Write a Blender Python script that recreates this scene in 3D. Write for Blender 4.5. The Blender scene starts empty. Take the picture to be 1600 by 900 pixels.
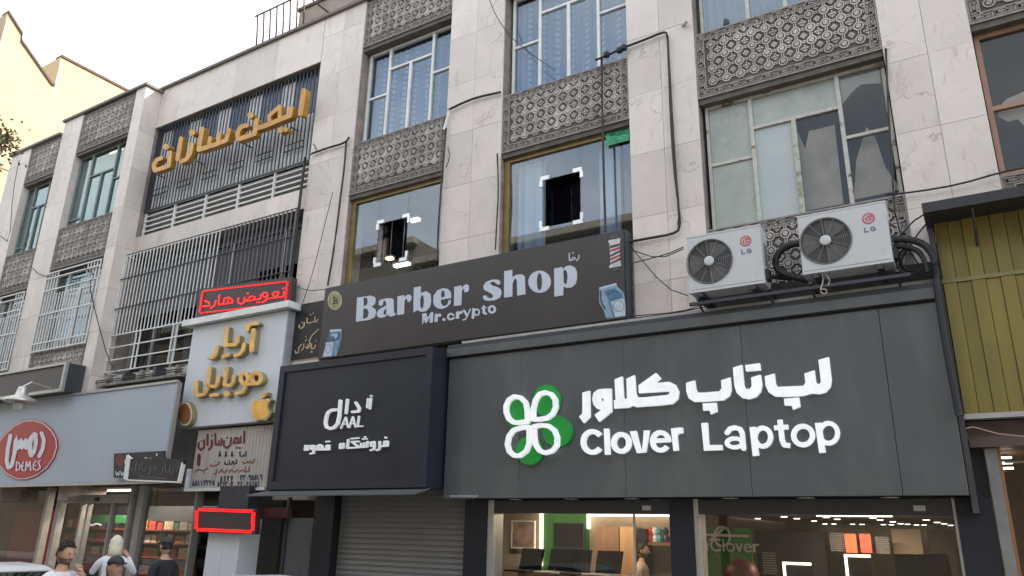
import bpy, bmesh, math, random
from mathutils import Vector, Matrix
from mathutils.geometry import tessellate_polygon
random.seed(7)
S = bpy.context.scene
COL = S.collection
R_ = math.radians

# ------------------------------------------------------------------ camera
FPX = 1181.13
CAM = Vector((0.0, -10.0, 2.1))
RM = Matrix(((0.8542348, 0.1442050, 0.4994876), (0.5194971, -0.2739902, -0.8093529), (0.0201420, 0.9508597, -0.3089661)))
cd = bpy.data.cameras.new('camera'); co = bpy.data.objects.new('camera', cd); COL.objects.link(co)
co.matrix_world = Matrix.Translation(CAM) @ RM.to_4x4()
cd.sensor_width = 36; cd.lens = FPX / 1600 * 36; cd.clip_end = 3000; cd.clip_start = 0.05
S.camera = co
# ------------------------------------------------------------------ world, sun, exposure
SUN_EL, SUN_AZ = 34, 62          # degrees; azimuth clockwise from +Y (sun behind the facade, to the right)
S.view_settings.view_transform = 'Standard'; S.view_settings.look = 'None'; S.view_settings.exposure = 2.15
w = bpy.data.worlds.new('World'); S.world = w; w.use_nodes = True
nt = w.node_tree; nt.nodes.clear()
out = nt.nodes.new('ShaderNodeOutputWorld'); bg = nt.nodes.new('ShaderNodeBackground')
sky = nt.nodes.new('ShaderNodeTexSky'); sky.sky_type = 'NISHITA'; sky.sun_disc = False
sky.sun_elevation = R_(SUN_EL); sky.sun_rotation = R_(SUN_AZ); sky.air_density = 1.3; sky.dust_density = 1.5
tc = nt.nodes.new('ShaderNodeTexCoord'); mp = nt.nodes.new('ShaderNodeMapping'); mp.inputs['Scale'].default_value = (1.2, 1.2, 2.6)
mp.inputs['Location'].default_value = (0.6, 0.2, 0.1)
nz = nt.nodes.new('ShaderNodeTexNoise'); nz.inputs['Scale'].default_value = 1.7; nz.inputs['Detail'].default_value = 7; nz.inputs['Roughness'].default_value = .55
cr = nt.nodes.new('ShaderNodeValToRGB'); cr.color_ramp.elements[0].position = .36; cr.color_ramp.elements[1].position = .60; cr.color_ramp.elements[0].color = (.25, .25, .25, 1)
mx = nt.nodes.new('ShaderNodeMix'); mx.data_type = 'RGBA'; mx.inputs[7].default_value = (5.6, 5.55, 5.45, 1)
nt.links.new(tc.outputs['Generated'], mp.inputs[0]); nt.links.new(mp.outputs[0], nz.inputs['Vector'])
sp = nt.nodes.new('ShaderNodeSeparateXYZ'); nt.links.new(tc.outputs['Generated'], sp.inputs[0])
ma = nt.nodes.new('ShaderNodeMath'); ma.operation = 'MULTIPLY_ADD'; ma.inputs[1].default_value = .05; nt.links.new(sp.outputs['Y'], ma.inputs[0]); nt.links.new(nz.outputs[0], ma.inputs[2])
nt.links.new(ma.outputs[0], cr.inputs[0]); nt.links.new(cr.outputs[0], mx.inputs[0]); nt.links.new(sky.outputs[0], mx.inputs[6])
nt.links.new(mx.outputs[2], bg.inputs[0]); nt.links.new(bg.outputs[0], out.inputs[0]); bg.inputs[1].default_value = .1
sl = bpy.data.lights.new('sun', 'SUN'); sl.energy = 2.0; sl.angle = R_(.5); sl.color = (1, .93, .82)
so = bpy.data.objects.new('sun', sl); COL.objects.link(so)
sd = Vector((math.sin(R_(SUN_AZ)) * math.cos(R_(SUN_EL)), math.cos(R_(SUN_AZ)) * math.cos(R_(SUN_EL)), math.sin(R_(SUN_EL))))
so.rotation_euler = sd.to_track_quat('Z', 'Y').to_euler()

# ------------------------------------------------------------------ measuring helpers (photograph pixel -> point on a real plane)
def ray(px, py): return RM @ Vector((px - 800, -(py - 450), -FPX))
def P(px, py, y=0.0):
    r = ray(px, py); t = (y - CAM.y) / r.y; return (r.x * t, CAM.z + r.z * t)
def PX(px, py, X):
    r = ray(px, py); t = X / r.x; return (r.y * t + CAM.y, CAM.z + r.z * t)
def PD(px, py, d): return CAM + ray(px, py) * (d / FPX)

# ------------------------------------------------------------------ materials
MATS = {}
def mat(name, col, rough=.7, metal=0, var=.15, scale=6, bump=.0, bscale=40, emit=None, es=1, coord='Object', stain=None, stretch=(1, 1, 1), spec=.5, rnd=0):
    if name in MATS: return MATS[name]
    m = bpy.data.materials.new(name); m.use_nodes = True; t = m.node_tree; b = t.nodes['Principled BSDF']
    L = t.links.new
    b.inputs['Roughness'].default_value = rough; b.inputs['Metallic'].default_value = metal; b.inputs['Specular IOR Level'].default_value = spec
    c = (*col, 1)
    tcn = t.nodes.new('ShaderNodeTexCoord'); mpn = t.nodes.new('ShaderNodeMapping'); mpn.inputs['Scale'].default_value = stretch
    if coord == 'World':
        gn = t.nodes.new('ShaderNodeNewGeometry'); cs0 = gn.outputs['Position']
    elif rnd:
        oi0 = t.nodes.new('ShaderNodeObjectInfo'); sc0 = t.nodes.new('ShaderNodeVectorMath'); sc0.operation = 'MULTIPLY_ADD'; sc0.inputs[1].default_value = (37, 53, 71); L(oi0.outputs['Random'], sc0.inputs[0]); L(tcn.outputs[coord], sc0.inputs[2]); cs0 = sc0.outputs[0]
    else: cs0 = tcn.outputs[coord]
    L(cs0, mpn.inputs[0])
    n = t.nodes.new('ShaderNodeTexNoise'); n.inputs['Scale'].default_value = scale; n.inputs['Detail'].default_value = 6; n.inputs['Roughness'].default_value = .62
    L(mpn.outputs[0], n.inputs['Vector'])
    r = t.nodes.new('ShaderNodeValToRGB'); r.color_ramp.elements[0].position = .3; r.color_ramp.elements[1].position = .7
    r.color_ramp.elements[0].color = tuple(max(0, x * (1 - var)) for x in col) + (1,)
    r.color_ramp.elements[1].color = tuple(min(1, x * (1 + var)) for x in col) + (1,)
    L(n.outputs[0], r.inputs[0]); last = r.outputs[0]
    if stain:
        sc, lo, hi, scol, sstr = stain
        mp2 = t.nodes.new('ShaderNodeMapping'); mp2.inputs['Scale'].default_value = sstr; L(cs0, mp2.inputs[0])
        n2 = t.nodes.new('ShaderNodeTexNoise'); n2.inputs['Scale'].default_value = sc; n2.inputs['Detail'].default_value = 8; n2.inputs['Roughness'].default_value = .7
        L(mp2.outputs[0], n2.inputs['Vector'])
        r2 = t.nodes.new('ShaderNodeValToRGB'); r2.color_ramp.elements[0].position = lo; r2.color_ramp.elements[1].position = hi
        L(n2.outputs[0], r2.inputs[0])
        x = t.nodes.new('ShaderNodeMix'); x.data_type = 'RGBA'; x.inputs[7].default_value = (*scol, 1)
        L(r2.outputs[0], x.inputs[0]); L(last, x.inputs[6]); last = x.outputs[2]
    if rnd:
        oi = t.nodes.new('ShaderNodeObjectInfo'); mr = t.nodes.new('ShaderNodeMapRange')
        mr.inputs[3].default_value = 1 - rnd; mr.inputs[4].default_value = 1 + rnd; L(oi.outputs['Random'], mr.inputs[0])
        v = t.nodes.new('ShaderNodeVectorMath'); v.operation = 'SCALE'; L(last, v.inputs[0]); L(mr.outputs[0], v.inputs['Scale']); last = v.outputs[0]
    L(last, b.inputs['Base Color'])
    if bump:
        n3 = t.nodes.new('ShaderNodeTexNoise'); n3.inputs['Scale'].default_value = bscale; n3.inputs['Detail'].default_value = 5
        L(mpn.outputs[0], n3.inputs['Vector'])
        bp = t.nodes.new('ShaderNodeBump'); bp.inputs['Strength'].default_value = bump; bp.inputs['Distance'].default_value = .02
        L(n3.outputs[0], bp.inputs['Height']); L(bp.outputs[0], b.inputs['Normal'])
    if emit:
        b.inputs['Emission Color'].default_value = (*emit, 1); b.inputs['Emission Strength'].default_value = es
    MATS[name] = m; return m

def glass(name, tint=(.6, .68, .72), refl=.22, rough=.02, dirt=.1, gcol=(.82, .84, .86)):
    m = bpy.data.materials.new(name); m.use_nodes = True; t = m.node_tree; t.nodes.clear(); L = t.links.new
    o = t.nodes.new('ShaderNodeOutputMaterial'); tr = t.nodes.new('ShaderNodeBsdfTransparent'); tr.inputs[0].default_value = (*tint, 1)
    g = t.nodes.new('ShaderNodeBsdfGlossy'); g.inputs['Roughness'].default_value = rough; g.inputs[0].default_value = (*gcol, 1)
    lw0 = t.nodes.new('ShaderNodeLayerWeight'); lw0.inputs[0].default_value = .5
    lw1 = t.nodes.new('ShaderNodeMath'); lw1.operation = 'POWER'; lw1.inputs[1].default_value = 5; L(lw0.outputs['Facing'], lw1.inputs[0])
    lw = t.nodes.new('ShaderNodeMath'); lw.operation = 'MULTIPLY'; lw.inputs[1].default_value = .9; L(lw1.outputs[0], lw.inputs[0])
    a = t.nodes.new('ShaderNodeMath'); a.operation = 'ADD'; a.inputs[1].default_value = refl; a.use_clamp = True; L(lw.outputs[0], a.inputs[0])
    s = t.nodes.new('ShaderNodeMixShader'); L(a.outputs[0], s.inputs[0]); L(tr.outputs[0], s.inputs[1]); L(g.outputs[0], s.inputs[2])
    d = t.nodes.new('ShaderNodeBsdfDiffuse'); d.inputs[0].default_value = (.35, .35, .33, 1)
    tcn = t.nodes.new('ShaderNodeTexCoord'); n = t.nodes.new('ShaderNodeTexNoise'); n.inputs['Scale'].default_value = 2.2; n.inputs['Detail'].default_value = 8
    L(tcn.outputs['Object'], n.inputs['Vector']); mm = t.nodes.new('ShaderNodeMath'); mm.operation = 'MULTIPLY'; mm.inputs[1].default_value = dirt
    L(n.outputs[0], mm.inputs[0]); s2 = t.nodes.new('ShaderNodeMixShader'); L(mm.outputs[0], s2.inputs[0]); L(s.outputs[0], s2.inputs[1]); L(d.outputs[0], s2.inputs[2])
    L(s2.outputs[0], o.inputs[0]); MATS[name] = m; return m

marble = mat('marble', (.61, .55, .505), .5, var=.07, scale=2.2, bump=.15, bscale=14, stain=(3.2, .57, .84, (.31, .26, .225), (1.8, 1, .45)), rnd=.10)
# thin veins and hairline cracks in the marble
def add_cracks(m, scale, dark, lo, stretch=(1, 1, 1)):
    t = m.node_tree; L = t.links.new; b = t.nodes['Principled BSDF']; src = b.inputs['Base Color'].links[0].from_socket
    tcn = t.nodes.new('ShaderNodeTexCoord'); n = t.nodes.new('ShaderNodeTexNoise'); n.inputs['Scale'].default_value = 1.6; n.inputs['Detail'].default_value = 5
    mpn = t.nodes.new('ShaderNodeMapping'); mpn.inputs['Scale'].default_value = stretch; oi0 = t.nodes.new('ShaderNodeObjectInfo'); sc0 = t.nodes.new('ShaderNodeVectorMath'); sc0.operation = 'MULTIPLY_ADD'; sc0.inputs[1].default_value = (31, 43, 77); L(oi0.outputs['Random'], sc0.inputs[0]); L(tcn.outputs['Object'], sc0.inputs[2]); L(sc0.outputs[0], mpn.inputs[0])
    ad = t.nodes.new('ShaderNodeVectorMath'); ad.operation = 'MULTIPLY_ADD'; ad.inputs[1].default_value = (.7, .7, .7); L(n.outputs['Color'], ad.inputs[0]); L(mpn.outputs[0], ad.inputs[2])
    L(mpn.outputs[0], n.inputs['Vector'])
    v = t.nodes.new('ShaderNodeTexVoronoi'); v.feature = 'DISTANCE_TO_EDGE'; v.inputs['Scale'].default_value = scale; L(ad.outputs[0], v.inputs['Vector'])
    r = t.nodes.new('ShaderNodeValToRGB'); r.color_ramp.elements[0].position = 0; r.color_ramp.elements[1].position = lo
    r.color_ramp.elements[0].color = (1, 1, 1, 1); r.color_ramp.elements[1].color = (0, 0, 0, 1); L(v.outputs['Distance'], r.inputs[0])
    n4 = t.nodes.new('ShaderNodeTexNoise'); n4.inputs['Scale'].default_value = 2.5; L(sc0.outputs[0], n4.inputs['Vector'])
    r4 = t.nodes.new('ShaderNodeValToRGB'); r4.color_ramp.elements[0].position = .5; r4.color_ramp.elements[1].position = .62; L(n4.outputs[0], r4.inputs[0])
    mu = t.nodes.new('ShaderNodeMath'); mu.operation = 'MULTIPLY'; L(r.outputs[0], mu.inputs[0]); L(r4.outputs[0], mu.inputs[1])
    mu2 = t.nodes.new('ShaderNodeMath'); mu2.operation = 'MULTIPLY'; mu2.inputs[1].default_value = .6; L(mu.outputs[0], mu2.inputs[0])
    x = t.nodes.new('ShaderNodeMix'); x.data_type = 'RGBA'; x.inputs[7].default_value = (*dark, 1); L(mu2.outputs[0], x.inputs[0]); L(src, x.inputs[6]); L(x.outputs[2], b.inputs['Base Color'])
add_cracks(marble, 1.3, (.24, .18, .15), .012)
grout = mat('joint', (.25, .21, .19), .9, var=.3)
tile_bg = mat('relief_ground', (.10, .092, .085), .9, var=.3, scale=2, coord='World')
tile_hi = mat('relief_raised', (.45, .415, .385), .8, var=.3, scale=1.6, coord='World', stain=(1.3, .5, .75, (.2, .165, .14), (1, 1, .5)), rnd=.16)
tile_bd = mat('relief_border', (.26, .24, .225), .85, var=.25, scale=11, bump=.2)
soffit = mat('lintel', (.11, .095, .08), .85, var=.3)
white_fr = mat('white_frame', (.66, .67, .66), .5, var=.12, stain=(7, .62, .75, (.2, .12, .08), (1, 1, 1)))
rust_fr = mat('rusty_frame', (.46, .45, .41), .65, var=.15, stain=(5, .56, .63, (.13, .045, .025), (1, 1, 1)))
grn_fr = mat('green_frame', (.15, .19, .185), .6, var=.2)
brn_fr = mat('brown_frame', (.34, .2, .14), .6, var=.2)
gold_fr = mat('gold_frame', (.26, .19, .075), .45, metal=.4, var=.2)
alu = mat('aluminium', (.42, .42, .41), .4, metal=.6, var=.1)
dark_al = mat('dark_metal', (.035, .04, .05), .45, var=.2)
black = mat('black_rubber', (.012, .012, .014), .55, var=.3)
cable_m = mat('cable', (.02, .019, .019), .6)
navy = mat('navy_post', (.006, .008, .015), .5, var=.2)
wallm = mat('inner_wall', (.2, .19, .18), .9)
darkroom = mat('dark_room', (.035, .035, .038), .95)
glass_blue = glass('window_glass', (.88, .92, .96), .10, .015, .03, (.68, .75, .82))
glass_dark = glass('shop_glass', (.88, .89, .89), .035, .01, .0)
glass_grn = glass('green_glass', (.82, .9, .9), .09, .03, .05, (.75, .85, .88))

# ------------------------------------------------------------------ mesh helpers
class MB:
    def __init__(s): s.v = []; s.f = []; s.mi = []
    def add(s, vs, fs, mi=0):
        o = len(s.v); s.v += [tuple(v) for v in vs]; s.f += [tuple(i + o for i in f) for f in fs]; s.mi += [mi] * len(fs)
    def box(s, x0, x1, y0, y1, z0, z1, mi=0):
        v = [(x0, y0, z0), (x1, y0, z0), (x1, y1, z0), (x0, y1, z0), (x0, y0, z1), (x1, y0, z1), (x1, y1, z1), (x0, y1, z1)]
        s.add(v, [(0, 3, 2, 1), (4, 5, 6, 7), (0, 1, 5, 4), (1, 2, 6, 5), (2, 3, 7, 6), (3, 0, 4, 7)], mi); return s
    def hexa(s, b, t, mi=0):   # bottom loop, top loop of equal length
        n = len(b); s.add(list(b) + list(t), [tuple(reversed(range(n))), tuple(range(n, 2 * n))] + [(i, (i + 1) % n, n + (i + 1) % n, n + i) for i in range(n)], mi); return s
    def prism(s, loops, y0, y1, mi=0, mside=None):   # loops of (x,z); first outer, then holes; front at y0
        if mside is None: mside = mi
        allp = [p for l in loops for p in l]; n = len(allp)
        tris = tessellate_polygon([[Vector((p[0], p[1], 0)) for p in l] for l in loops])
        v = [(p[0], y0, p[1]) for p in allp] + [(p[0], y1, p[1]) for p in allp]
        ff = []; fb = []
        for t in tris:
            a, b, c = [allp[i] for i in t]
            ar = (b[0] - a[0]) * (c[1] - a[1]) - (b[1] - a[1]) * (c[0] - a[0])
            t = tuple(t) if ar > 0 else tuple(reversed(t))
            ff.append(t); fb.append(tuple(i + n for i in reversed(t)))
        s.add(v, ff, mi); o = len(s.v) - 2 * n
        for t in fb: s.f.append(tuple(i + o for i in t)); s.mi.append(mi)
        k = 0
        for l in loops:
            m = len(l)
            ar = sum(l[i][0] * l[(i + 1) % m][1] - l[(i + 1) % m][0] * l[i][1] for i in range(m))
            outer = (k == 0)
            for i in range(m):
                a, b = o + k + i, o + k + (i + 1) % m
                q = (a, a + n, b + n, b)
                if (ar > 0) != outer: q = tuple(reversed(q))
                q = tuple(reversed(q))
                s.f.append(q); s.mi.append(mside)
            k += m
        return s
    def tube(s, pts, r, n=6, mi=0, closed=False):
        pts = [Vector(p) for p in pts]; rings = []; N = len(pts)
        up = Vector((0, 0, 1))
        for i, p in enumerate(pts):
            d = (pts[min(i + 1, N - 1)] - pts[max(i - 1, 0)])
            if d.length < 1e-6: d = Vector((1, 0, 0))
            d.normalize(); a = d.cross(up)
            if a.length < .05: a = d.cross(Vector((0, 1, 0)))
            a.normalize(); b = d.cross(a)
            rr = r[i] if isinstance(r, (list, tuple)) else r
            rings.append([p + (a * math.cos(2 * math.pi * k / n) + b * math.sin(2 * math.pi * k / n)) * rr for k in range(n)])
        vs = [v for rg in rings for v in rg]; fs = []
        for i in range(N - 1):
            for k in range(n):
                fs.append((i * n + k, i * n + (k + 1) % n, (i + 1) * n + (k + 1) % n, (i + 1) * n + k))
        fs.append(tuple(range(n))); fs.append(tuple((N - 1) * n + k for k in reversed(range(n))))
        s.add(vs, fs, mi); return s
    def lathe(s, prof, c, n=16, mi=0, axis='z'):
        vs = []; fs = []
        for r, h in prof:
            for k in range(n):
                a = 2 * math.pi * k / n
                if axis == 'z': vs.append((c[0] + r * math.cos(a), c[1] + r * math.sin(a), c[2] + h))
                elif axis == 'y': vs.append((c[0] + r * math.cos(a), c[1] + h, c[2] + r * math.sin(a)))
                else: vs.append((c[0] + h, c[1] + r * math.cos(a), c[2] + r * math.sin(a)))
        m = len(prof)
        for i in range(m - 1):
            for k in range(n): fs.append((i * n + k, i * n + (k + 1) % n, (i + 1) * n + (k + 1) % n, (i + 1) * n + k))
        fs.append(tuple(reversed(range(n)))); fs.append(tuple((m - 1) * n + k for k in range(n)))
        s.add(vs, fs, mi); return s
    def mesh(s, name, mats, smooth=False):
        me = bpy.data.meshes.new(name); me.from_pydata(s.v, [], s.f)
        for m in (mats if isinstance(mats, (list, tuple)) else [mats]): me.materials.append(m)
        if any(s.mi): me.polygons.foreach_set('material_index', s.mi)
        if smooth: me.polygons.foreach_set('use_smooth', [True] * len(s.f))
        me.update(); return me
    def build(s, name, mats, parent=None, smooth=False, bevel=0):
        o = bpy.data.objects.new(name, s.mesh(name, mats, smooth)); COL.objects.link(o)
        if parent is not None: o.parent = parent
        if bevel:
            b = o.modifiers.new('bevel', 'BEVEL'); b.width = bevel; b.segments = 1; b.limit_method = 'ANGLE'
        return o

def thing(name, label, cat, group=None, loc=(0, 0, 0)):
    o = bpy.data.objects.new(name, None); COL.objects.link(o); o.location = loc; o.empty_display_size = .1
    o['label'] = label; o['category'] = cat
    if group: o['group'] = group
    return o
def tag(o, label, cat, group=None, kind=None):
    if label: o['label'] = label
    if cat: o['category'] = cat
    if group: o['group'] = group
    if kind: o['kind'] = kind
    return o
def boxo(name, m, parent, *b, bevel=0): return MB().box(*b).build(name, m, parent, bevel=bevel)
def inst(name, me, parent, loc=(0, 0, 0), rot=(0, 0, 0), sc=(1, 1, 1)):
    o = bpy.data.objects.new(name, me); COL.objects.link(o); o.parent = parent; o.location = loc; o.rotation_euler = rot; o.scale = sc; return o
def rebase(root, loc):           # put an Empty at the thing's base while its parts stay where they are
    root.location = loc
    for c in root.children: c.location = Vector(c.location) - Vector(loc)

# ------------------------------------------------------------------ lettering: outlines and strokes measured on the photograph, laid on the sign's own plane
class Sheet:
    def __init__(s, ox, oy, sc, y): s.ox, s.oy, s.sc, s.y = ox, oy, sc, y
    def m(s, p): return P(s.ox + p[0] / s.sc, s.oy + p[1] / s.sc, s.y)
def circ(cx, cy, rx, ry=None, n=20, a0=0, a1=360):
    ry = ry or rx; full = abs(a1 - a0) >= 360
    k = n if full else n + 1
    return [(cx + rx * math.cos(R_(a0 + (a1 - a0) * i / n)), cy + ry * math.sin(R_(a0 + (a1 - a0) * i / n))) for i in range(k)]
class Let:
    """collects polygons and strokes of one letter in crop coordinates"""
    def __init__(s, sh, depth=.03, front=None): s.sh = sh; s.d = depth; s.mb = MB(); s.k = 0; s.front = sh.y if front is None else front
    def _y(s): s.k += 1; return s.front - .0004 * (s.k % 40)
    def poly(s, *loops, mi=0): s.mb.prism([[s.sh.m(p) for p in l] for l in loops], s._y(), s.front + s.d, mi); return s
    def st(s, pts, wd, closed=False, mi=0, caps=True):
        n = len(pts); seg = n if closed else n - 1
        for i in range(seg):
            a = Vector(pts[i]); b = Vector(pts[(i + 1) % n]); d = b - a
            if d.length < 1e-6: continue
            d.normalize(); nn = Vector((-d.y, d.x)) * wd / 2; ang = math.atan2(d.y, d.x)
            l = []
            for q in range(5): t = ang + math.pi / 2 + math.pi * q / 4; l.append((a.x + math.cos(t) * wd / 2, a.y + math.sin(t) * wd / 2))
            for q in range(5): t = ang - math.pi / 2 + math.pi * q / 4; l.append((b.x + math.cos(t) * wd / 2, b.y + math.sin(t) * wd / 2))
            if not caps and not closed:
                if i == 0: l[1:4] = []
                if i == seg - 1: l[-4:-1] = []
            s.poly(l, mi=mi)
        return s
    def ring(s, cx, cy, rx, ry, wd, a0=0, a1=360, mi=0, n=22):
        if abs(a1 - a0) >= 360: s.poly(circ(cx, cy, rx + wd / 2, ry + wd / 2, n), circ(cx, cy, rx - wd / 2, ry - wd / 2, n), mi=mi)
        else: s.poly(circ(cx, cy, rx + wd / 2, ry + wd / 2, n, a0, a1) + list(reversed(circ(cx, cy, rx - wd / 2, ry - wd / 2, n, a0, a1))), mi=mi)
        return s
    def dot(s, cx, cy, r, mi=0): s.poly(circ(cx, cy, r, r, 14), mi=mi); return s
    def build(s, name, m, parent): return s.mb.build(name, m, parent)
def letters(parent, sh, defs, m, depth=.03, front=None, name='letter'):
    for d in defs:
        l = Let(sh, depth, front)
        for op in d: getattr(l, op[0])(*op[1:])
        l.build(name, m, parent)
def text_obj(name, s, size, m, parent, loc, rotz=0, ext=.004, sx=1):
    c = bpy.data.curves.new(name, 'FONT'); c.body = s; c.size = size; c.extrude = ext; c.align_x = 'LEFT'
    t = bpy.data.objects.new('tmp', c); COL.objects.link(t)
    me = bpy.data.meshes.new_from_object(t.evaluated_get(bpy.context.evaluated_depsgraph_get())); bpy.data.objects.remove(t)
    me.materials.clear(); me.materials.append(m)
    o = bpy.data.objects.new(name, me); COL.objects.link(o); o.parent = parent; o.location = loc; o.rotation_euler = (R_(90), 0, rotz); o.scale = (sx, 1, 1)
    return o
# ================================================================== SETTING
asph = mat('asphalt', (.05, .05, .052), .9, var=.25, scale=30, bump=.3, bscale=200)
pave = mat('paving_stone', (.27, .255, .235), .85, var=.2, scale=5, bump=.2, rnd=.1)
GZ = .12
g = MB().box(-300, 300, -300, 300, -.5, 0).build('ground', mat('earth', (.12, .11, .09), .95)); g['kind'] = 'structure'
g = MB().box(-120, 60, -15.5, -3.0, 0, GZ - .02).build('road', asph); g['kind'] = 'structure'
g = MB().box(-120, 60, -2.8, .6, 0, GZ + .12).build('pavement', pave); g['kind'] = 'structure'
pv = g
pm = MB().box(-.295, .295, -.295, .295, 0, .02).mesh('paving_slab', pave)
for i in range(24):
    for j in range(4): inst('paving_slab', pm, pv, (-13 + i * .6, -2.4 + j * .6, GZ + .121 + random.uniform(0, .003)))
kb = MB()
g = MB().box(-120, 60, -3.0, -2.8, 0, GZ + .13).build('kerb', mat('kerb_stone', (.33, .32, .3), .85)); g['kind'] = 'structure'
g = MB().box(-120, 60, -19.5, -15.5, 0, GZ + .12).build('pavement', pave); g['kind'] = 'structure'
lm = MB()
for i in range(20): lm.box(-60 + i * 5, -58 + i * 5, -9.3, -9.18, GZ - .016, GZ - .015)
g = lm.build('lane_marking', mat('road_paint', (.75, .75, .72), .7)); g['kind'] = 'structure'

# ================================================================== MARBLE OFFICE BLOCK
ob = thing('office_building', 'three-storey marble faced office block with carved stone panels above the shops', 'building', loc=(-8, 2, 0))
OB = Vector((8, -2, 0))
def obp(o): o.location = Vector(o.location) + OB; return o      # the block's parts are laid out in street coordinates
Z1, Z2, Z3 = 5.15, 8.45, 11.9      # spandrel bottoms
PIL = [(-11.28, -10.05), (-7.70, -6.46), (-4.04, -2.92), (-.36, .66), (3.1, 4.2)]
def slabs(parent, x0, x1, z0, z1, yf, cols=2, h=1.06, off=0.0, nm='marble_slab'):
    wdt = (x1 - x0) / cols; z = z0 - off
    row = 0
    while z < z1 - .02:
        a = max(z, z0); b = min(z + h, z1)
        if b - a > .04:
            for c in range(cols):
                j = random.uniform(-.002, .002); mb = MB()
                mb.box(-wdt / 2 + .0025, wdt / 2 - .0025, -.012, .014, -(b - a) / 2 + .0025, (b - a) / 2 - .0025)
                o = mb.build(nm, marble, parent); o.location = (x0 + wdt * (c + .5), yf + .012 + j, (a + b) / 2)
        z += h; row += 1
for k, (x0, x1) in enumerate(PIL):
    p = obp(MB().box(x0 + .004, x1 - .004, .03, .5, 3.35 if k > 2 else 2.6, 13.1).build('pillar', grout, ob))
    slabs(p, x0, x1, 4.3, 13.1, 0, off=[.2, .5, .78, .35, .1][k], cols=2)
    for xx in (x0, x1):      # side returns
        pass
# shared tile meshes for the carved panels
def tile_mesh():
    m = MB(); c = .215; q = c / 2
    m.prism([circ(0, 0, .076, .076, 8, 22.5, 382.5), circ(0, 0, .056, .056, 8, 22.5, 382.5)], -.022, 0)
    m.prism([circ(0, 0, .038, .038, 8, 22.5, 382.5), circ(-.011, .011, .009, .009, 4), circ(.013, -.012, .009, .009, 4)], -.028, 0)
    for a in (0, 90):         # links between rosettes
        for s_ in (-.014, .014):
            if a == 0: m.box(q - .03, q + .03, -.02, 0, s_ - .007, s_ + .007)
            else: m.box(s_ - .007, s_ + .007, -.02, 0, q - .03, q + .03)
    for i in range(-1, 2):    # chequered lozenge at the cell corner
        for j in range(-1, 2):
            cx, cz = q + (i - j) * .0225, q + (i + j) * .0225
            m.prism([[(cx - .0165, cz), (cx, cz - .0165), (cx + .0165, cz), (cx, cz + .0165)]], -.026 if (i + j) % 2 == 0 else -.012, 0)
    return m.mesh('rosette_tile', tile_hi)
def tile_mesh2():
    m = MB(); c = .215; q = c / 2
    m.prism([circ(0, 0, .076, .076, 8, 22.5, 382.5), circ(0, 0, .056, .056, 8, 22.5, 382.5)], -.022, 0)
    m.prism([circ(0, 0, .038, .038, 8, 22.5, 382.5), circ(-.011, .011, .009, .009, 4), circ(.013, -.012, .009, .009, 4)], -.028, 0)
    for a in (0, 90):
        for s_ in (-.014, .014):
            if a == 0: m.box(q - .03, q + .03, -.02, 0, s_ - .007, s_ + .007)
            else: m.box(s_ - .007, s_ + .007, -.02, 0, q - .03, q + .03)
    for r_, r2, h in ((.05, .034, .022), (.026, .012, .026)):
        m.prism([circ(q, q, r_, r_, 4), circ(q, q, r2, r2, 4)], -h, 0)
    return m.mesh('rosette_tile', tile_hi)
TM = [tile_mesh(), tile_mesh2()]
def key_unit(m, x, z, L, h, rot=0, y=-.02, flip=1):
    """one squared hook of the key-pattern border, L long, h high"""
    w_ = .016
    segs = [((0, 0), (0, 1)), ((0, 1), (.82, 1)), ((.82, 1), (.82, .42)), ((.82, .42), (.26, .42)), ((.26, .42), (.26, .62)), ((.26, .0), (1, .0)), ((.26, .62), (.6, .62))]
    for (a, b), (c, d) in segs:
        x0, x1 = sorted((a * L, c * L)); z0, z1 = sorted((b * h, d * h))
        bx = (x0 - w_ / 2, x1 + w_ / 2, z0 - w_ / 2, z1 + w_ / 2)
        if rot: m.box(x + bx[2], x + bx[3], y, 0, z + bx[0], z + bx[1])
        else: m.box(x + bx[0], x + bx[1], y, 0, z + bx[2], z + bx[3])
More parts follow.
